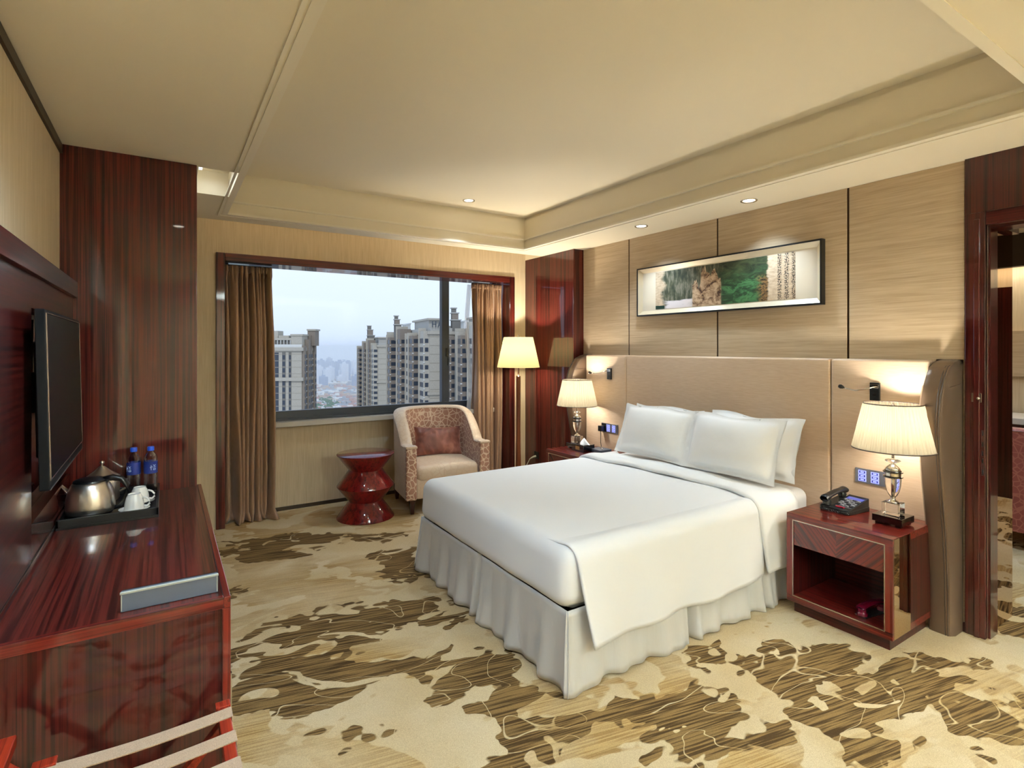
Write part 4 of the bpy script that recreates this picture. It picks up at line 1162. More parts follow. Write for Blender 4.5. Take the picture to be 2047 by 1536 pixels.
# ================================================================== STOOL TABLE
sx0, sy0 = 1.605, 5.075
st = root('drum_table', (sx0, sy0, 0), 'zigzag red lacquered drum side table below the window', 'side table')
R_, r_ = .266, .155
MB().lathe([(0, .592), (R_ - .004, .592), (R_, .596), (R_, .601), (R_ - .004, .604), (0, .604)], (sx0, sy0, 0), 64).build('top', M['drum'], st, smooth='auto')
MB().lathe([(R_ - .003, .592), (r_, .452)], (sx0, sy0, 0), 64, cap=False).build('upper_cone', M['drum'], st, smooth=True)
MB().lathe([(r_, .452), (R_ - .002, .305), (R_ - .002, .299)], (sx0, sy0, 0), 64, cap=False).build('upper_body', M['drum'], st, smooth=True)
MB().lathe([(R_ - .002, .299), (r_, .160)], (sx0, sy0, 0), 64, cap=False).build('lower_body', M['drum'], st, smooth=True)
MB().lathe([(r_, .160), (R_, .012), (R_, .0)], (sx0, sy0, 0), 64, cap=False).build('foot_cone', M['drum'], st, smooth=True)

# ================================================================== ARMCHAIR
def armchair(cx, cy, ang, label, pat, plain_m, W=.86, D=.80):
    r = root('armchair', (cx, cy, 0), label, 'armchair')
    T = rotz(ang, (cx, cy, 0))
    th = .105
    # plan of the shell: U open to -y (front)
    def plan(s, off):
        """s 0..1 from left arm front round the back to right arm front; off inwards"""
        hw = W / 2 - off; yb = D / 2 - off; yf = -D / 2
        rad = .36 - off * .6
        L1 = (yb - rad) - yf; L2 = PI / 2 * rad; L3 = 2 * (hw - rad)
        tot = 2 * L1 + 2 * L2 + L3; d = s * tot
        if d < L1: return (-hw, yf + d)
        d -= L1
        if d < L2:
            a = d / rad; return (-hw + rad - rad * math.cos(a), yb - rad + rad * math.sin(a))
        d -= L2
        if d < L3: return (-hw + rad + d, yb)
        d -= L3
        if d < L2:
            a = d / rad; return (hw - rad + rad * math.sin(a), yb - rad + rad * math.cos(a))
        d -= L2
        return (hw, yb - rad - d)
    def top(s):
        t = min(s, 1 - s)              # 0 at the arm fronts, .5 at the middle of the back
        if t < .085: return .655
        k = min(1, (t - .085) / .24)
        k = math.sin(k * PI / 2) ** .85
        return .655 + (.955 - .655) * k
    zb = .145
    n = 72
    b = MB(T)      # outer
    b.grid(lambda u, v: (*plan(u, 0.012 * (1 - v)), zb + (top(u) - .012 - zb) * v), n, 6)
    b.build('outer_shell', plain_m, r, smooth=True)
    b = MB(T)
    b.grid(lambda u, v: (*plan(u, th), .30 + (top(u) - .012 - .30) * v), n, 6)
    b.build('inner_back', pat, r, smooth=True)
    def rim(u, v):
        a = v * PI; o = th / 2 - (th / 2 + .004) * math.cos(a)
        p = plan(u, o); return (p[0], p[1], top(u) - .014 + .026 * math.sin(a))
    MB(T).grid(rim, n, 8).build('top_rim', plain_m, r, smooth=True)
    for off in (.0, th):
        MB(T).tube([(*plan(i / 60, off), top(i / 60) - .012) for i in range(61)], .0035, 6).build('piping', M['piping'], r, smooth=True)
    for sgn in (-1, 1):
        x0 = sgn * (W / 2); x1 = sgn * (W / 2 - th)
        lo, hi = min(x0, x1), max(x0, x1)
        MB(T).rbox(lo, hi, -D / 2 - .028, -D / 2 + .03, zb, .650, .016, .08).build('arm_front', pat, r, smooth=True)
        MB(T).rbox(lo - .004, hi + .004, -D / 2 - .033, -D / 2 + .05, .638, .664, .010, .08).build('arm_cap', plain_m, r, smooth=True)
    def seatd(p):
        q = p.copy()
        x, y = q.x, q.y
        if q.z > .42: q.z += .03 * max(0, 1 - (x / .33) ** 2) * max(0, 1 - ((y + .05) / .40) ** 2)
        return q
    MB(T).rbox(-W / 2 + th + .004, W / 2 - th - .004, -D / 2 - .012, D / 2 - th - .004, .30, .455, .055, .05, seatd).build('seat_cushion', plain_m, r, smooth=True)
    MB(T).rbox(-W / 2 + th - .002, W / 2 - th + .002, -D / 2 + .0, D / 2 - .05, zb, .34, .02, .1).build('seat_rail', plain_m, r, smooth=True)
    for sx_ in (-1, 1):
        for sy in (-1, 1):
            lx, ly = sx_ * (W / 2 - .075), sy * (D / 2 - .075) - (.03 if sy < 0 else .08)
            vs = [(lx + i * a_, ly + j * a_, z) for z, a_ in ((0, .016), (.16, .028)) for i, j in ((-1, -1), (1, -1), (1, 1), (-1, 1))]
            MB(T).add(vs, [(3, 2, 1, 0), (4, 5, 6, 7), (0, 1, 5, 4), (1, 2, 6, 5), (2, 3, 7, 6), (3, 0, 4, 7)]).build('leg', M['dark_z'], r)
    return r, T
ac, TA = armchair(2.395, 5.205, math.radians(-7), 'cream tub armchair with cell pattern in front of the window', M['chair_pat'], M['chair_plain'])
cu = root('cushion', (2.38, 5.20, .48), 'brown crushed velvet cushion on the armchair', 'cushion')
def cush(sg):
    def fn(u, v):
        a = u * 2 - 1; c = v * 2 - 1
        w = max(0, 1 - abs(a) ** 3) ** .6 * max(0, 1 - abs(c) ** 3) ** .6
        nz = mnoise.noise(Vector((a * 2.4, c * 2.4, sg)))
        pk = .5 * abs(a) * abs(c)
        x = a * .255 * (1 - .05 * (1 - c * c) * abs(a)); z = c * .155 * (1 - .10 * (1 - a * a) * abs(c))
        crease = sg * .012 * math.sin(a * 19 + 4 * nz) * (abs(c) ** 1.5) * w ** .5 + sg * .008 * math.sin(c * 15 + 3 * nz) * abs(a) ** 3 * w ** .5
        return (x, sg * (.075 * w * (1 + .12 * nz) + .002) + crease, z)
    return fn
Tc = TA @ Matrix.Translation(Vector((.035, .045, .615))) @ Matrix.Rotation(math.radians(-18), 4, 'X') @ Matrix.Rotation(math.radians(3), 4, 'Y')
b = MB(Tc); b.grid(cush(-1), 36, 26); b.grid(cush(1), 36, 26)
b.build('cover', M['velvet'], cu, smooth=True)
armchair(6.02, 1.42, math.radians(90), 'rose brocade armchair seen through the doorway', M['chair_red'], M['chair_red'], W=.74, D=.74)
cab = root('cabinet', (7.2, 2.2, 0), 'dark low cabinet against the wall of the next room', 'cabinet')
MB().box(6.95, 7.53, 1.55, 3.1, 0, .86).build('carcass', M['dark_z'], cab)
MB().box(6.93, 7.53, 1.53, 3.12, .86, .92).build('top', M['sill'], cab, bevel=.004)
for i in range(3):
    MB().box(6.935, 6.95, 1.57 + i * .51, 2.06 + i * .51, .06, .84).build('door', M['dark_z'], cab)

# ================================================================== TV WALL AND CONSOLE
tp = root('wall_panel', (-.43, 2.1, .80), 'dark glossy wood wall panel with a black mirror niche behind the television', 'wall panel')
FX = -.405
MB().box(XL, FX + .018, 0.45, 3.619, 1.863, 1.945).build('top_rail', M['dark_y'], tp, bevel=.002)
MB().box(XL, FX, 0.45, 2.570, .83, 1.863).build('board', M['dark_y'], tp)
MB().box(XL, FX, 2.570, 3.619, 1.745, 1.863).build('board', M['dark_y'], tp)
MB().box(XL, FX, 2.570, 3.619, .83, .965).build('board', M['wood_y'], tp)
MB().box(XL, FX, 3.50, 3.619, .965, 1.745).build('board', M['dark_z'], tp)
MB().box(XL, XL + .012, 2.570, 3.50, .965, 1.745).build('black_mirror', M['smoked'], tp)
MB().box(XL, FX - .004, 0.45, 3.619, .80, .83).build('kick_strip', M['black'], tp)
MB().box(FX - .004, FX + .004, 0.45, 3.05, .815, .829).build('metal_strip', M['chrome'], tp)

tv = root('television', (-.36, 2.85, 1.12), 'black flat television mounted on the left wall', 'television')
Ttv = Matrix.Translation(Vector((-.338, 2.86, 1.425))) @ Matrix.Rotation(math.radians(-1.2), 4, 'Y') @ Matrix.Rotation(math.radians(.6), 4, 'Z')
hw, hh = .475, .308
MB(Ttv).box(-.030, -.002, -hw, hw, -hh, hh).build('housing', M['tv_black'], tv, bevel=.003)
MB(Ttv).box(-.058, -.030, -.32, .32, -.22, .2).build('rear_cover', M['black'], tv, bevel=.006)
MB(Ttv).box(-.002, .0, -hw + .018, hw - .018, -hh + .036, hh - .018).build('screen', M['screen'], tv)
for (a0, a1, c0, c1) in ((-hw + .012, hw - .012, hh - .0135, hh - .012), (-hw, hw, -hh, -hh + .002), (-hw + .012, -hw + .0135, -hh + .03, hh - .012), (hw - .0135, hw - .012, -hh + .03, hh - .012)):
    MB(Ttv).box(-.002, .0012, a0, a1, c0, c1).build('edge_trim', M['silver_line'], tv)
MB(Ttv).box(-.001, .001, -hw + .016, hw - .016, -hh + .033, -hh + .036).build('edge_trim', M['silver_line'], tv)
MB(Ttv).box(-.0005, .0015, -.02, .02, -hh + .012, -hh + .022).build('badge', M['chrome'], tv)
MB(Ttv).box(-.118, -.058, -.05, .05, -.08, .08).build('wall_bracket', M['black'], tv)

co = root('console', (-.14, 2.8, 0), 'long glossy rosewood console under the television', 'console')
CX1 = .178
MB().box(XL, CX1 - .02, 1.975, 3.66, .775, .80).build('top', M['wood_y'], co)
MB().box(CX1 - .02, CX1, 1.955, 3.66, .765, .801).build('top_edge', M['red_y'], co, bevel=.002)
MB().box(XL, CX1 - .02, 1.955, 1.975, .765, .801).build('top_edge', M['red_x'], co, bevel=.002)
MB().box(CX1 - .0215, CX1 - .0195, 1.975, 3.66, .7995, .8012).build('inlay', M['black'], co)
MB().box(XL, CX1 - .025, 1.962, 1.985, .0, .765).build('end_panel', M['dark_z'], co)
MB().box(CX1 - .025, CX1, 1.955, 1.985, .0, .765).build('end_stile', M['red_z'], co, bevel=.002)
MB().box(XL, CX1 - .02, 1.985, 3.60, .06, .765).build('carcass', M['dark_z'], co)
for i in range(3):
    d = MB().box(CX1 - .02, CX1 - .002, 1.99 + i * .55, 2.53 + i * .55, .08, .755).build('door', M['red_z'], co, bevel=.002)
    MB().box(CX1 - .002, CX1 + .012, 2.05 + i * .55, 2.065 + i * .55, .38, .50).build('handle', M['chrome'], d)

# things on the console
ZC = .801
fo = root('leather_stand', (.015, 2.02, ZC), 'low grey leather stand with pale stitched edge on the console corner', 'stand')
Tf = rotz(math.radians(0), (.016, 2.022, ZC))
MB(Tf).box(-.130, .130, -.014, .014, 0, .056).build('body', M['leather'], fo, bevel=.002)
MB(Tf).box(-.131, .131, -.0155, -.005, .054, .0585).build('edge_binding', M['leather_edge'], fo)
MB(Tf).box(-.128, .128, .0, .03, 0, .052).build('back_flap', M['black'], fo)
for sx_ in (-1, 1):
    MB(Tf).box(sx_ * .127 - .0012, sx_ * .127 + .0012, -.0152, -.0138, .004, .052).build('stitching', M['leather_edge'], fo)

ty = root('serving_tray', (-.22, 3.33, ZC), 'black rectangular serving tray holding the tea things on the console', 'tray')
tx0, tx1, ty0, ty1 = -.402, -.026, 3.055, 3.602
MB().box(tx0, tx1, ty0, ty1, ZC, ZC + .010).build('base', M['black'], ty)
for (a0, a1, c0, c1) in ((tx0, tx1, ty0, ty0 + .010), (tx0, tx1, ty1 - .010, ty1), (tx0, tx0 + .010, ty0, ty1), (tx1 - .010, tx1, ty0, ty1)):
    MB().box(a0, a1, c0, c1, ZC + .010, ZC + .045).build('rim', M['black'], ty, bevel=.002)
ZT_ = ZC + .010
def kettle(x, y, ang, label):
    r = root('kettle', (x, y, ZT_), label, 'kettle')
    T = rotz(ang, (x, y, ZT_)) @ Matrix.Diagonal((1.02, 1.02, 1.10, 1))
    MB(T).lathe([(.080, 0), (.086, .006), (.088, .014)], (0, 0, 0), 40).build('power_base', M['black'], r, smooth='auto')
    MB(T).lathe([(.091, .014), (.0945, .019), (.0945, .040), (.091, .075), (.084, .106), (.074, .130), (.064, .144)], (0, 0, 0), 48).build('body', M['steel'], r, smooth=True)
    MB(T).lathe([(.066, .143), (.064, .149), (.046, .156), (.0, .160)], (0, 0, 0), 40).build('lid', M['black'], r, smooth='auto')
    # spout on -x, handle on +x
    def sp(u, v):
        a = (u - .5) * PI * .95; k = v
        w = .026 * (1 - k) + .012 * k
        return (-.070 - .040 * k, w * math.sin(a), .085 + .052 * k + (1 - math.cos(a)) * .012 * (1 - k) - .020 * math.cos(a) * (1 - k))
    MB(T).grid(sp, 12, 8).build('spout', M['steel'], r, smooth=True, solid=.002)
    pts = [(.050, 0, .147), (.085, 0, .152), (.120, 0, .142), (.142, 0, .115), (.146, 0, .080), (.134, 0, .048), (.112, 0, .026), (.088, 0, .018)]
    b = MB(T)
    for a, c in zip(pts, pts[1:]): pass
    b.tube(pts, [.012, .014, .013, .0125, .012, .0115, .010, .008], 12).build('handle', M['black'], r, smooth=True)
    MB(T).box(.070, .09, -.012, .012, .146, .158).build('lid_button', M['black'], r, bevel=.003)
    return r
kettle(-.298, 3.235, math.radians(-8), 'brushed steel electric kettle with black handle at the front of the tray')
tpz = root('steel_pot', (-.275, 3.50, ZT_), 'steel pot with conical lid behind the kettle on the tray', 'pot')
MB().lathe([(.070, 0), (.076, .01), (.076, .105), (.074, .116)], (-.275, 3.50, ZT_), 40).build('body', M['steel'], tpz, smooth='auto')
MB().lathe([(.078, .116), (.078, .121), (.060, .134), (.036, .152), (.018, .170), (.010, .178)], (-.275, 3.50, ZT_), 40).build('lid', M['steel'], tpz, smooth='auto')
MB().lathe([(.006, .176), (.005, .186), (.011, .192), (.011, .200), (.0, .206)], (-.275, 3.50, ZT_), 20).build('lid_knob', M['steel'], tpz, smooth=True)
MB().tube([(-.20, 3.49, ZT_ + .10), (-.168, 3.485, ZT_ + .10), (-.165, 3.485, ZT_ + .06), (-.20, 3.49, ZT_ + .04)], .005, 8).build('handle', M['steel'], tpz, smooth=True)

def bottle(x, y, label, turn):
    r = root('water_bottle', (x, y, ZT_), label, 'bottle')
    T = rotz(turn, (x, y, ZT_))
    prof = [(.026, 0), (.031, .006), (.0325, .02), (.031, .028), (.0325, .036), (.031, .046), (.0325, .056), (.031, .066), (.0325, .076), (.031, .086), (.0325, .096), (.0325, .106)]
    MB(T).lathe(prof + [(.0315, .112), (.0315, .178), (.0325, .184), (.031, .200), (.024, .216), (.015, .226), (.0135, .230), (.0135, .236)], (0, 0, 0), 32).build('body', M['bottle'], r, smooth=True)
    lb = MB(T).lathe([(.0322, .113), (.0322, .177)], (0, 0, 0), 32, cap=False).build('label_band', M['label'], r, smooth=True)
    MB(T).lathe([(.0155, .233), (.0160, .236), (.0160, .252), (.0145, .255), (.0, .255)], (0, 0, 0), 28).build('cap', M['cap_blue'], r, smooth='auto')
    # printed character on the band: strokes bent to the surface
    st_ = [(-.010, .158, -.010, .132, .0022), (-.014, .150, -.013, .143, .0018), (-.006, .152, -.005, .146, .0018),
           (.000, .160, .006, .152, .0022), (.006, .152, .011, .160, .0018), (.000, .147, .012, .147, .0022),
           (.001, .139, .011, .139, .0020), (.001, .132, .011, .132, .0020), (.001, .139, .001, .132, .0020), (.011, .139, .011, .132, .0020)]
    for (a0, z0, a1, z1, w) in st_:
        def P(s, z): 
            a = -PI / 2 + s / .0325
            return Vector((.0328 * math.cos(a), .0328 * math.sin(a), z))
        q = [P(a0 + (a1 - a0) * t, z0 + (z1 - z0) * t) for t in (0, .33, .66, 1)]
        b = MB(T); b.tube(q, w * .5, 5); b.build('label_stroke', M['label_ink'], lb)
    return r
bottle(-.142, 3.535, 'water bottle with blue cap and blue label, left one of the pair', math.radians(-40))
bottle(-.066, 3.525, 'water bottle with blue cap and blue label, right one of the pair', math.radians(22))

def cup(x, y, label, ang):
    r = root('teacup', (x, y, ZT_), label, 'cup')
    T = rotz(ang, (x, y, ZT_))
    MB(T).lathe([(.0, .003), (.030, .003), (.046, .010), (.062, .016), (.063, .018), (.045, .013), (.0, .007)], (0, 0, 0), 40).build('saucer', M['white_cer'], r, smooth='auto')
    MB(T).lathe([(.041, .014), (.0415, .018), (.039, .045), (.033, .072), (.027, .083), (.026, .088), (.023, .088), (.022, .084), (.0, .084)], (0, 0, 0), 40).build('bowl', M['white_cer'], r, smooth='auto')
    MB(T).tube([(.034, 0, .068), (.050, 0, .062), (.062, 0, .048), (.062, 0, .034), (.052, 0, .024), (.040, 0, .026)], .0045, 8).build('handle', M['white_cer'], r, smooth=True)
cup(-.125, 3.172, 'white teacup turned upside down on its saucer at the front of the tray', math.radians(-8))
cup(-.108, 3.310, 'white teacup turned upside down on its saucer just before the bottles', math.radians(-5))
sp_ = root('teaspoon', (-.215, 3.10, ZT_), 'small silver teaspoon lying on the tray before the kettle', 'spoon')
MB().tube([(-.25, 3.09, ZT_ + .004), (-.19, 3.105, ZT_ + .004), (-.17, 3.11, ZT_ + .005)], [.0022, .0025, .009], 8).build('body', M['chrome'], sp_, smooth=True)

# ================================================================== LUGGAGE RACK
lr = root('luggage_rack', (-.06, 1.55, 0), 'red wooden folding luggage rack with tan straps at the console end', 'luggage rack')
ZR = .50; xr, xl = .150, -.268; ya, yb = 1.20, 1.890
MB().box(xr - .016, xr + .016, ya, yb, ZR - .034, ZR).build('rail', M['rack_wood'], lr, bevel=.003)
MB().box(xl - .014, xl + .014, ya, yb - .02, ZR - .034, ZR).build('rail', M['rack_wood'], lr, bevel=.003)
MB().box(xl - .026, xl + .026, yb - .045, yb - .01, ZR - .006, ZR + .008).build('rail_cap', M['rack_wood'], lr, bevel=.002)
MB().box(xr - .020, xr + .020, yb - .02, yb + .012, ZR - .040, ZR + .002).build('rail_cap', M['rack_wood'], lr, bevel=.002)
MB().box(xl - .090, xl - .055, ya, yb - .02, ZR + .07, ZR + .10).build('back_rail', M['rack_wood'], lr, bevel=.003)
MB().box(xl - .115, xl - .108, ya, yb - .02, ZR + .04, ZR + .13).build('back_board', M['rack_wood'], lr, bevel=.003)
for y in (ya + .05, yb - .05):
    MB().beam((xr, y, ZR - .03), (xl - .02, y, .0), .024, .030, (0, 1, 0)).build('leg', M['rack_wood'], lr, bevel=.002)
    MB().beam((xl, y - .03, ZR - .03), (xr + .02, y - .03, .0), .024, .030, (0, 1, 0)).build('leg', M['rack_wood'], lr, bevel=.002)
    MB().beam((xl - .0, y - .03, ZR - .02), (xl - .09, y - .03, ZR + .08), .018, .02, (0, 1, 0)).build('back_bracket', M['rack_wood'], lr)
MB().beam((-.06, ya + .05, .12), (-.06, yb - .05, .12), .018, .018).build('stretcher', M['rack_wood'], lr)
for i in range(5):
    yc = 1.828 - i * .118
    def strap(u, v):
        x = xl - .016 + (xr + .018 - xl + .016) * u
        z = ZR + .003 - .010 * math.sin(u * PI)
        return (x, yc - .025 + .05 * v, z)
    b = MB(); b.grid(strap, 24, 2)
    b.add([(xr + .019, yc - .025, ZR + .003), (xr + .019, yc + .025, ZR + .003), (xr + .019, yc + .025, ZR - .036), (xr + .019, yc - .025, ZR - .036)], [(0, 1, 2, 3)])
    b.build('strap', M['strap'], lr, solid=.003)
# ================================================================== OUTSIDE THE WINDOW
Fv = Vector((math.sin(YAW), math.cos(YAW), 0)); Rv = Vector((math.cos(YAW), -math.sin(YAW), 0))
def at(u, D, z=0.0):
    p = Fv * D + Rv * ((u - CX) / FPX * D); p.z = z
    return p
def zpx(v, D): return CAMH + (CY - v) / FPX * D
GZ = -92.0
E_stone = fabric('tower_stone', C(182, 174, 160), 0.9, 3, .08, 0)
E_stone2 = fabric('tower_stone_brown', C(140, 128, 116), 0.9, 3, .10, 0)
E_grey = plain('tower_grey', C(120, 116, 110), 0.9)
E_glass = plain('tower_glass', C(52, 60, 72), 0.25, spec=0.6)
E_line = plain('tower_joint', C(150, 142, 128), 0.9)
E_roof = plain('tower_roof', C(176, 172, 164), 0.9)
E_white = plain('tower_rail', C(214, 212, 206), 0.8)
def tower(label, u1, D1, u2, D2, gw, vtop, seed, gable_win=None, turret=None, nb=6, letters=False):
    """slab whose gable starts at column u1 and whose long face runs off to column u2"""
    rnd = random.Random(seed)
    P1 = at(u1, D1); P2 = at(u2, D2)
    ex = (P2 - P1); L = ex.length; ex.normalize(); ey = Vector((-ex.y, ex.x, 0))
    if ey.dot(Rv) < 0: ey = -ey
    zt = zpx(vtop, D1); H = zt - GZ
    T = Matrix(((ex.x, ey.x, 0, P1.x), (ex.y, ey.y, 0, P1.y), (0, 0, 1, GZ), (0, 0, 0, 1)))
    r = root('apartment_tower', (P1.x, P1.y, GZ), label, 'building')
    MB(T).box(0, L, 0, gw, 0, H).build('wall', E_stone, r)
    fh = 3.1; nf = 24; z0 = H - 2.0
    # gable joints
    b = MB(T)
    for k in range(0, nf, 1):
        b.box(-.06, 0, .02, gw - .02, z0 - k * fh - .06, z0 - k * fh + .06)
    b.build('cladding_joint', E_line, r)
    for zc in (H - .6, H - 22, H - 44):
        MB(T).box(-.6, L + .3, -.8, gw + .6, zc - .5, zc + .5).build('cornice', E_stone, r)
    if gable_win:
        for (a, c) in gable_win:
            b = MB(T)
            for k in range(nf):
                z = z0 - k * fh
                b.box(-.10, .05, a, c, z - 2.6, z - .5)
            b.build('window_column', E_glass, r)
            b = MB(T); b.box(-.04, .05, a - .15, c + .15, H - 68, H - 3.2); b.build('window_recess', E_grey, r)
    # projecting bays along the long face
    bl = L / nb
    for i in range(nb):
        x0 = i * bl; x1 = x0 + bl * .62; dep = 2.0 + 1.6 * (i % 2) + rnd.random()
        hb_ = H + rnd.choice((0, 1.5, 3.0, -1.5))
        MB(T).box(x0 + .4, x1, -dep, .1, 0, hb_).build('bay', E_stone2 if i % 2 else E_stone, r)
        b = MB(T); g2 = MB(T)
        for k in range(nf):
            z = z0 - k * fh
            b.box(x0 + .9, x1 - .5, -dep - .08, -dep + .1, z - 2.3, z - .6)
            b.box(x0 + .32, x0 + .5, -dep + .5, -.4, z - 2.2, z - .7)
            b.box(x1 + .5, x0 + bl - .1, -.08, .1, z - 2.4, z - .5)
            g2.box(x1 + .1, x0 + bl + .2, -1.1, .0, z - 3.0, z - 2.5)
            g2.box(x0 + .2, x0 + .45, -dep - .1, -dep + .45, z - 3.0, z - 2.6)
        b.build('window_column', E_glass, r)
        g2.build('balcony_slab', E_white, r)
        MB(T).box(x1 - .3, x1 + .25, -dep - .5, .1, 0, hb_ + 1.2).build('pilaster', E_stone, r)
    # roof terrace
    MB(T).box(.5, L - 1, .5, gw - .5, H, H + 1.2).build('parapet', E_roof, r)
    MB(T).box(L * .12, L * .45, gw * .2, gw * .85, H, H + 4.2).build('roof_house', E_roof, r)
    MB(T).box(L * .10, L * .47, gw * .12, gw * .92, H + 4.2, H + 4.9).build('roof_house', E_stone, r)
    for k in range(7):
        MB(T).box(L * .5 + k * 2.0, L * .5 + k * 2.0 + .35, .6, .95, H + 1.2, H + 3.6).build('pergola_post', E_white, r)
    MB(T).box(L * .5 - .4, min(L - .5, L * .5 + 13), .5, 1.1, H + 3.6, H + 4.1).build('pergola_beam', E_white, r)
    if turret:
        for k, (w, h0, h1) in enumerate(((4.2, 0, 6), (3.2, 6, 9.5), (2.2, 9.5, 12))):
            s = turret[1]
            MB(T).box(L * turret[0] - w / 2 * s, L * turret[0] + w / 2 * s, -2.5, -2.5 + w * s, H + h0 * s - 3, H + h1 * s).build('turret', E_grey if k != 1 else E_stone2, r)
            MB(T).box(L * turret[0] - w / 2 * s - .3, L * turret[0] + w / 2 * s + .3, -2.8, -2.2 + w * s, H + h1 * s, H + h1 * s + .4).build('turret_cap', E_roof, r)
    if letters:
        sg = MB(T); h = 2.2; zb_ = H + 1.3
        def S(y, segs):
            for (a0, c0, a1, c1) in segs:
                sg.beam((-.05, y + a0, zb_ + c0), (-.05, y + a1, zb_ + c1), .3, .34, (1, 0, 0))
        S(1.0, [(0, 0, 0, h), (1.2, 0, 1.2, h), (0, h / 2, 1.2, h / 2)])
        S(3.0, [(0, 0, .7, h), (.7, h, 1.4, 0), (.3, h * .35, 1.1, h * .35)])
        S(5.3, [(0, 0, 0, h)])
        sg.build('roof_letters', plain('letter_grey', C(70, 76, 84), .6), r)
    return r
tower('grey stone apartment tower with rooftop letters, nearest left of the window bar', 859, 190, 783, 246, 9.0, 662, 1, None, (.72, .62), 7, True)
tower('distant stone apartment tower, leftmost of the right-hand cluster', 756, 320, 727, 372, 8.6, 690, 2, None, (.42, 1.0), 6)
tower('apartment tower seen through the narrow pane right of the window bar', 958, 168, 896, 214, 10, 660, 3, None, (.62, .72), 6)
# left tower: broad front towards us, busy side face to its right
def left_tower():
    D1 = 250.0; a = at(498, D1); c = at(603, D1)
    ex = (c - a); L = ex.length; ex.normalize(); ey = Vector((-ex.y, ex.x, 0))
    if ey.dot(Fv) < 0: ey = -ey
    H = zpx(700, D1) - GZ
    T = Matrix(((ex.x, ey.x, 0, a.x), (ex.y, ey.y, 0, a.y), (0, 0, 1, GZ), (0, 0, 0, 1)))
    r = root('apartment_tower', (a.x, a.y, GZ), 'pale stone apartment tower beside the left curtain', 'building')
    dp = 15.5; k_ = 250 / FPX
    X = lambda u: L - (603 - u) * k_
    MB(T).box(0, L, 0, dp, 0, H).build('wall', E_stone, r)
    MB(T).box(0, X(557), -.12, .2, 0, H - 1.2).build('glass_bay', E_glass, r)
    for (u0, u1) in ((564.5, 570.5), (577.5, 582)):
        MB(T).box(X(u0) - .1, X(u1) + .1, -.10, .2, 0, H - 1.0).build('window_recess', E_grey, r)
        b = MB(T)
        for k in range(26):
            z = H - 2 - k * 3.0
            b.box(X(u0) + .1, X(u1) - .1, -.16, .1, z - 2.4, z - .4)
        b.build('window_column', E_glass, r)
    b = MB(T)
    for k in range(18):
        z = H - 2 - k * 3.0
        b.box(X(557), L, -.05, 0, z - .06, z + .06)
        b.box(0, X(557), -.16, -.1, z - .18, z + .12)
    b.build('cladding_joint', E_line, r)
    for zc in (H + .4, H - 13.5):
        MB(T).box(-.3, L + .9, -.9, dp + .3, zc - .8, zc + .8).build('cornice', E_stone, r)
    # side bays
    for i in range(4):
        y0 = i * dp / 4
        MB(T).box(L - .1, L + 1.2 + .5 * (i % 2), y0 + .4, y0 + dp / 4 - 1.2, 0, H + (2, 5, 7, 3)[i]).build('bay', E_stone2, r)
        b = MB(T); g = MB(T)
        for k in range(26):
            z = H - 1.5 - k * 3.0
            b.box(L + .3, L + 1.35 + .5 * (i % 2), y0 + .8, y0 + dp / 4 - 1.6, z - 2.2, z - .6)
            b.box(L + .05, L + .5, y0 + dp / 4 - 1.1, y0 + dp / 4 + .2, z - 2.4, z - .5)
            g.box(L + .1, L + 1.0, y0 + dp / 4 - 1.3, y0 + dp / 4 + .3, z - 3.0, z - 2.5)
        b.build('window_column', E_glass, r); g.build('balcony_slab', E_white, r)
    # roof terrace
    MB(T).box(0, L, .2, .6, H + .4, H + 2.6).build('parapet', E_white, r)
    MB(T).box(0, X(583), 2, 10, H + .8, H + 4.6).build('roof_house', E_grey, r)
    MB(T).box(-.5, X(584), 1.2, 11, H + 4.6, H + 5.6).build('roof_slab', E_stone, r)
    MB(T).box(X(580), X(602), 1.0, 10, H + 1, H + 6.6).build('roof_house', E_stone, r)
    MB(T).box(X(579), X(604), .6, 10.5, H + 6.6, H + 7.4).build('roof_slab', E_stone, r)
    MB(T).box(X(600), X(616), 9, 14, H + 2, H + 9.2).build('roof_house', E_stone2, r)
    MB(T).box(X(599), X(618), 8.5, 14.5, H + 9.2, H + 10).build('roof_slab', E_stone, r)
    MB(T).box(X(541), X(550), 3, 9, H + 5.6, H + 9.0).build('roof_house', E_stone, r)
    MB(T).box(X(551), X(572), 3, 9, H + 5.6, H + 6.8).build('roof_house', E_stone, r)
    for k in range(9):
        x = X(545) + k * 1.5
        MB(T).box(x, x + .3, 1.3, 1.6, H + 2.6, H + 4.6).build('pergola_post', E_white, r)
left_tower()

# ground, far city, trees
struct(MB().add([tuple(at(300, 60, GZ)), tuple(at(1200, 60, GZ)), tuple(at(1200, 3600, GZ)), tuple(at(300, 3600, GZ))], [(0, 1, 2, 3)]).build('ground', plain('city_ground', C(150, 150, 138), .95)))
rnd = random.Random(21)
cw = [plain('city_white', C(226, 222, 214), .9), plain('city_tan', C(196, 172, 150), .9), plain('city_grey', C(168, 168, 170), .9), plain('city_rose', C(190, 150, 136), .9)]
b = MB(); mi = []
for k in range(3600):
    D = 480 * (1900 / 480) ** rnd.random(); u = rnd.uniform(585, 770)
    p = at(u, D, GZ); w = rnd.uniform(5, 11); d = rnd.uniform(5, 11); h = rnd.uniform(6, 20)
    n0 = len(b.f)
    b.box(p.x - w, p.x + w, p.y - d, p.y + d, GZ, GZ + h)
    if rnd.random() < .5: b.box(p.x - w * .4, p.x + w * .2, p.y - d * .4, p.y + d * .3, GZ + h, GZ + h + 3)
    mi += [k % 4] * (len(b.f) - n0)
ho = b.build('city_houses', cw[0])
for q in cw[1:]: ho.data.materials.append(q)
ho.data.polygons.foreach_set('material_index', mi)
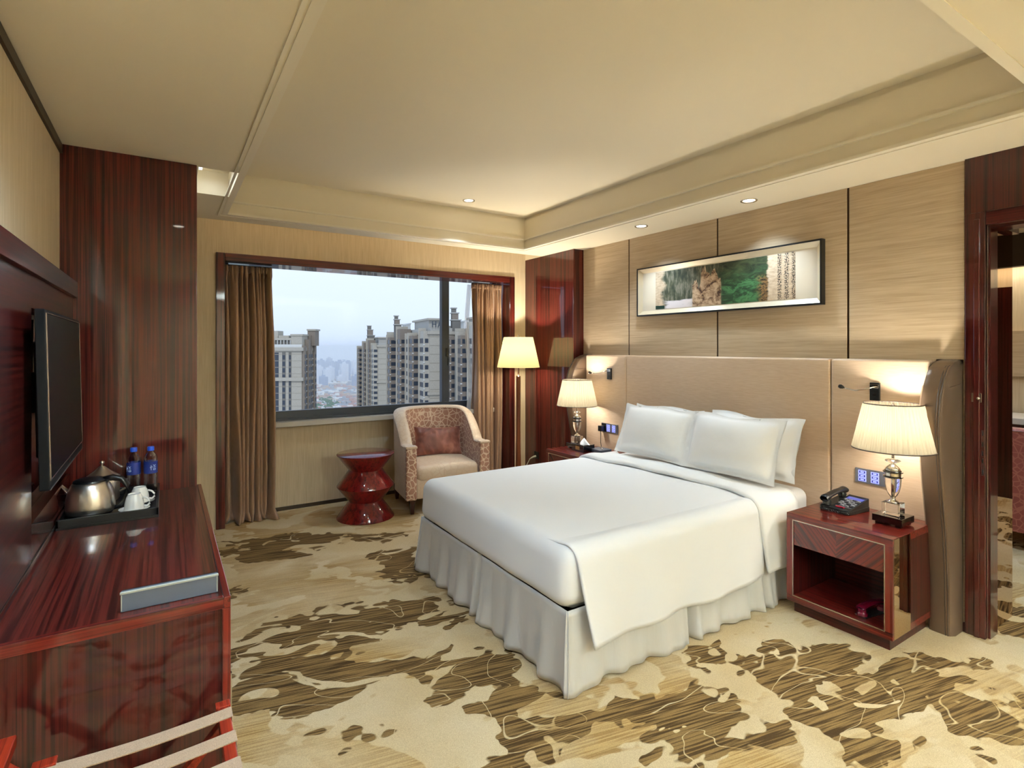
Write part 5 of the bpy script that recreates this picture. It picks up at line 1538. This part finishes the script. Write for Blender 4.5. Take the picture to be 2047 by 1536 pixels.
tag(ho, 'dense low houses of the city far below the window', 'houses', None, 'stuff')
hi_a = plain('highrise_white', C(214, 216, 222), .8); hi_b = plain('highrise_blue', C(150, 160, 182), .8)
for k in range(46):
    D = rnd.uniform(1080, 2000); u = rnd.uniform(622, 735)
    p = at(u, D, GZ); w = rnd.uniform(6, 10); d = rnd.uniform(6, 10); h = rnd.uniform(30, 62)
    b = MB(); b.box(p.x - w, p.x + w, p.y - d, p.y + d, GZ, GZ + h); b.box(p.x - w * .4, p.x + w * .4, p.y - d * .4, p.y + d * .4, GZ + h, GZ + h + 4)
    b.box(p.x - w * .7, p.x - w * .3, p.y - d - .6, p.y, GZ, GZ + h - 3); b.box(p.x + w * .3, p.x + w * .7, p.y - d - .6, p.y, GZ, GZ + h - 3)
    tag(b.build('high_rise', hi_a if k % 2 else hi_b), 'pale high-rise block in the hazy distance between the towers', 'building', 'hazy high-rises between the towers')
tg = plain('treetops', C(70, 104, 58), .95)
b = MB()
for k in range(260):
    D = rnd.uniform(640, 800); u = rnd.uniform(622, 668) + rnd.gauss(0, 4)
    p = at(u, D, GZ); rr = rnd.uniform(3, 7); hz = rnd.uniform(6, 15)
    b.lathe([(rr * .3, 0), (rr, hz * .4), (rr * .8, hz * .75), (0.0, hz)], (p.x, p.y, GZ + 8), 7, cap=False)
tag(b.build('treetops', tg, smooth=True), 'green treetops of a park below the left tower', 'trees', None, 'stuff')
# haze: a thin layer of air over the city
m = bpy.data.materials.new('city_haze'); m.use_nodes = True; nt = m.node_tree; nt.nodes.clear()
out = N(nt, 'ShaderNodeOutputMaterial'); vs_ = N(nt, 'ShaderNodeVolumeScatter')
vs_.inputs['Color'].default_value = (.94, .97, 1.0, 1); vs_.inputs['Density'].default_value = .00075; vs_.inputs['Anisotropy'].default_value = 0.0
nt.links.new(vs_.outputs[0], out.inputs['Volume'])
b = MB()
q = [at(380, 400), at(1000, 400), at(1000, 3550), at(380, 3550)]
b.prism([(p.x, p.y) for p in q], 'z', GZ - 2, 14)
hz_ = b.build('haze', m); tag(hz_, 'bluish haze lying over the distant city', 'haze', None, 'stuff')
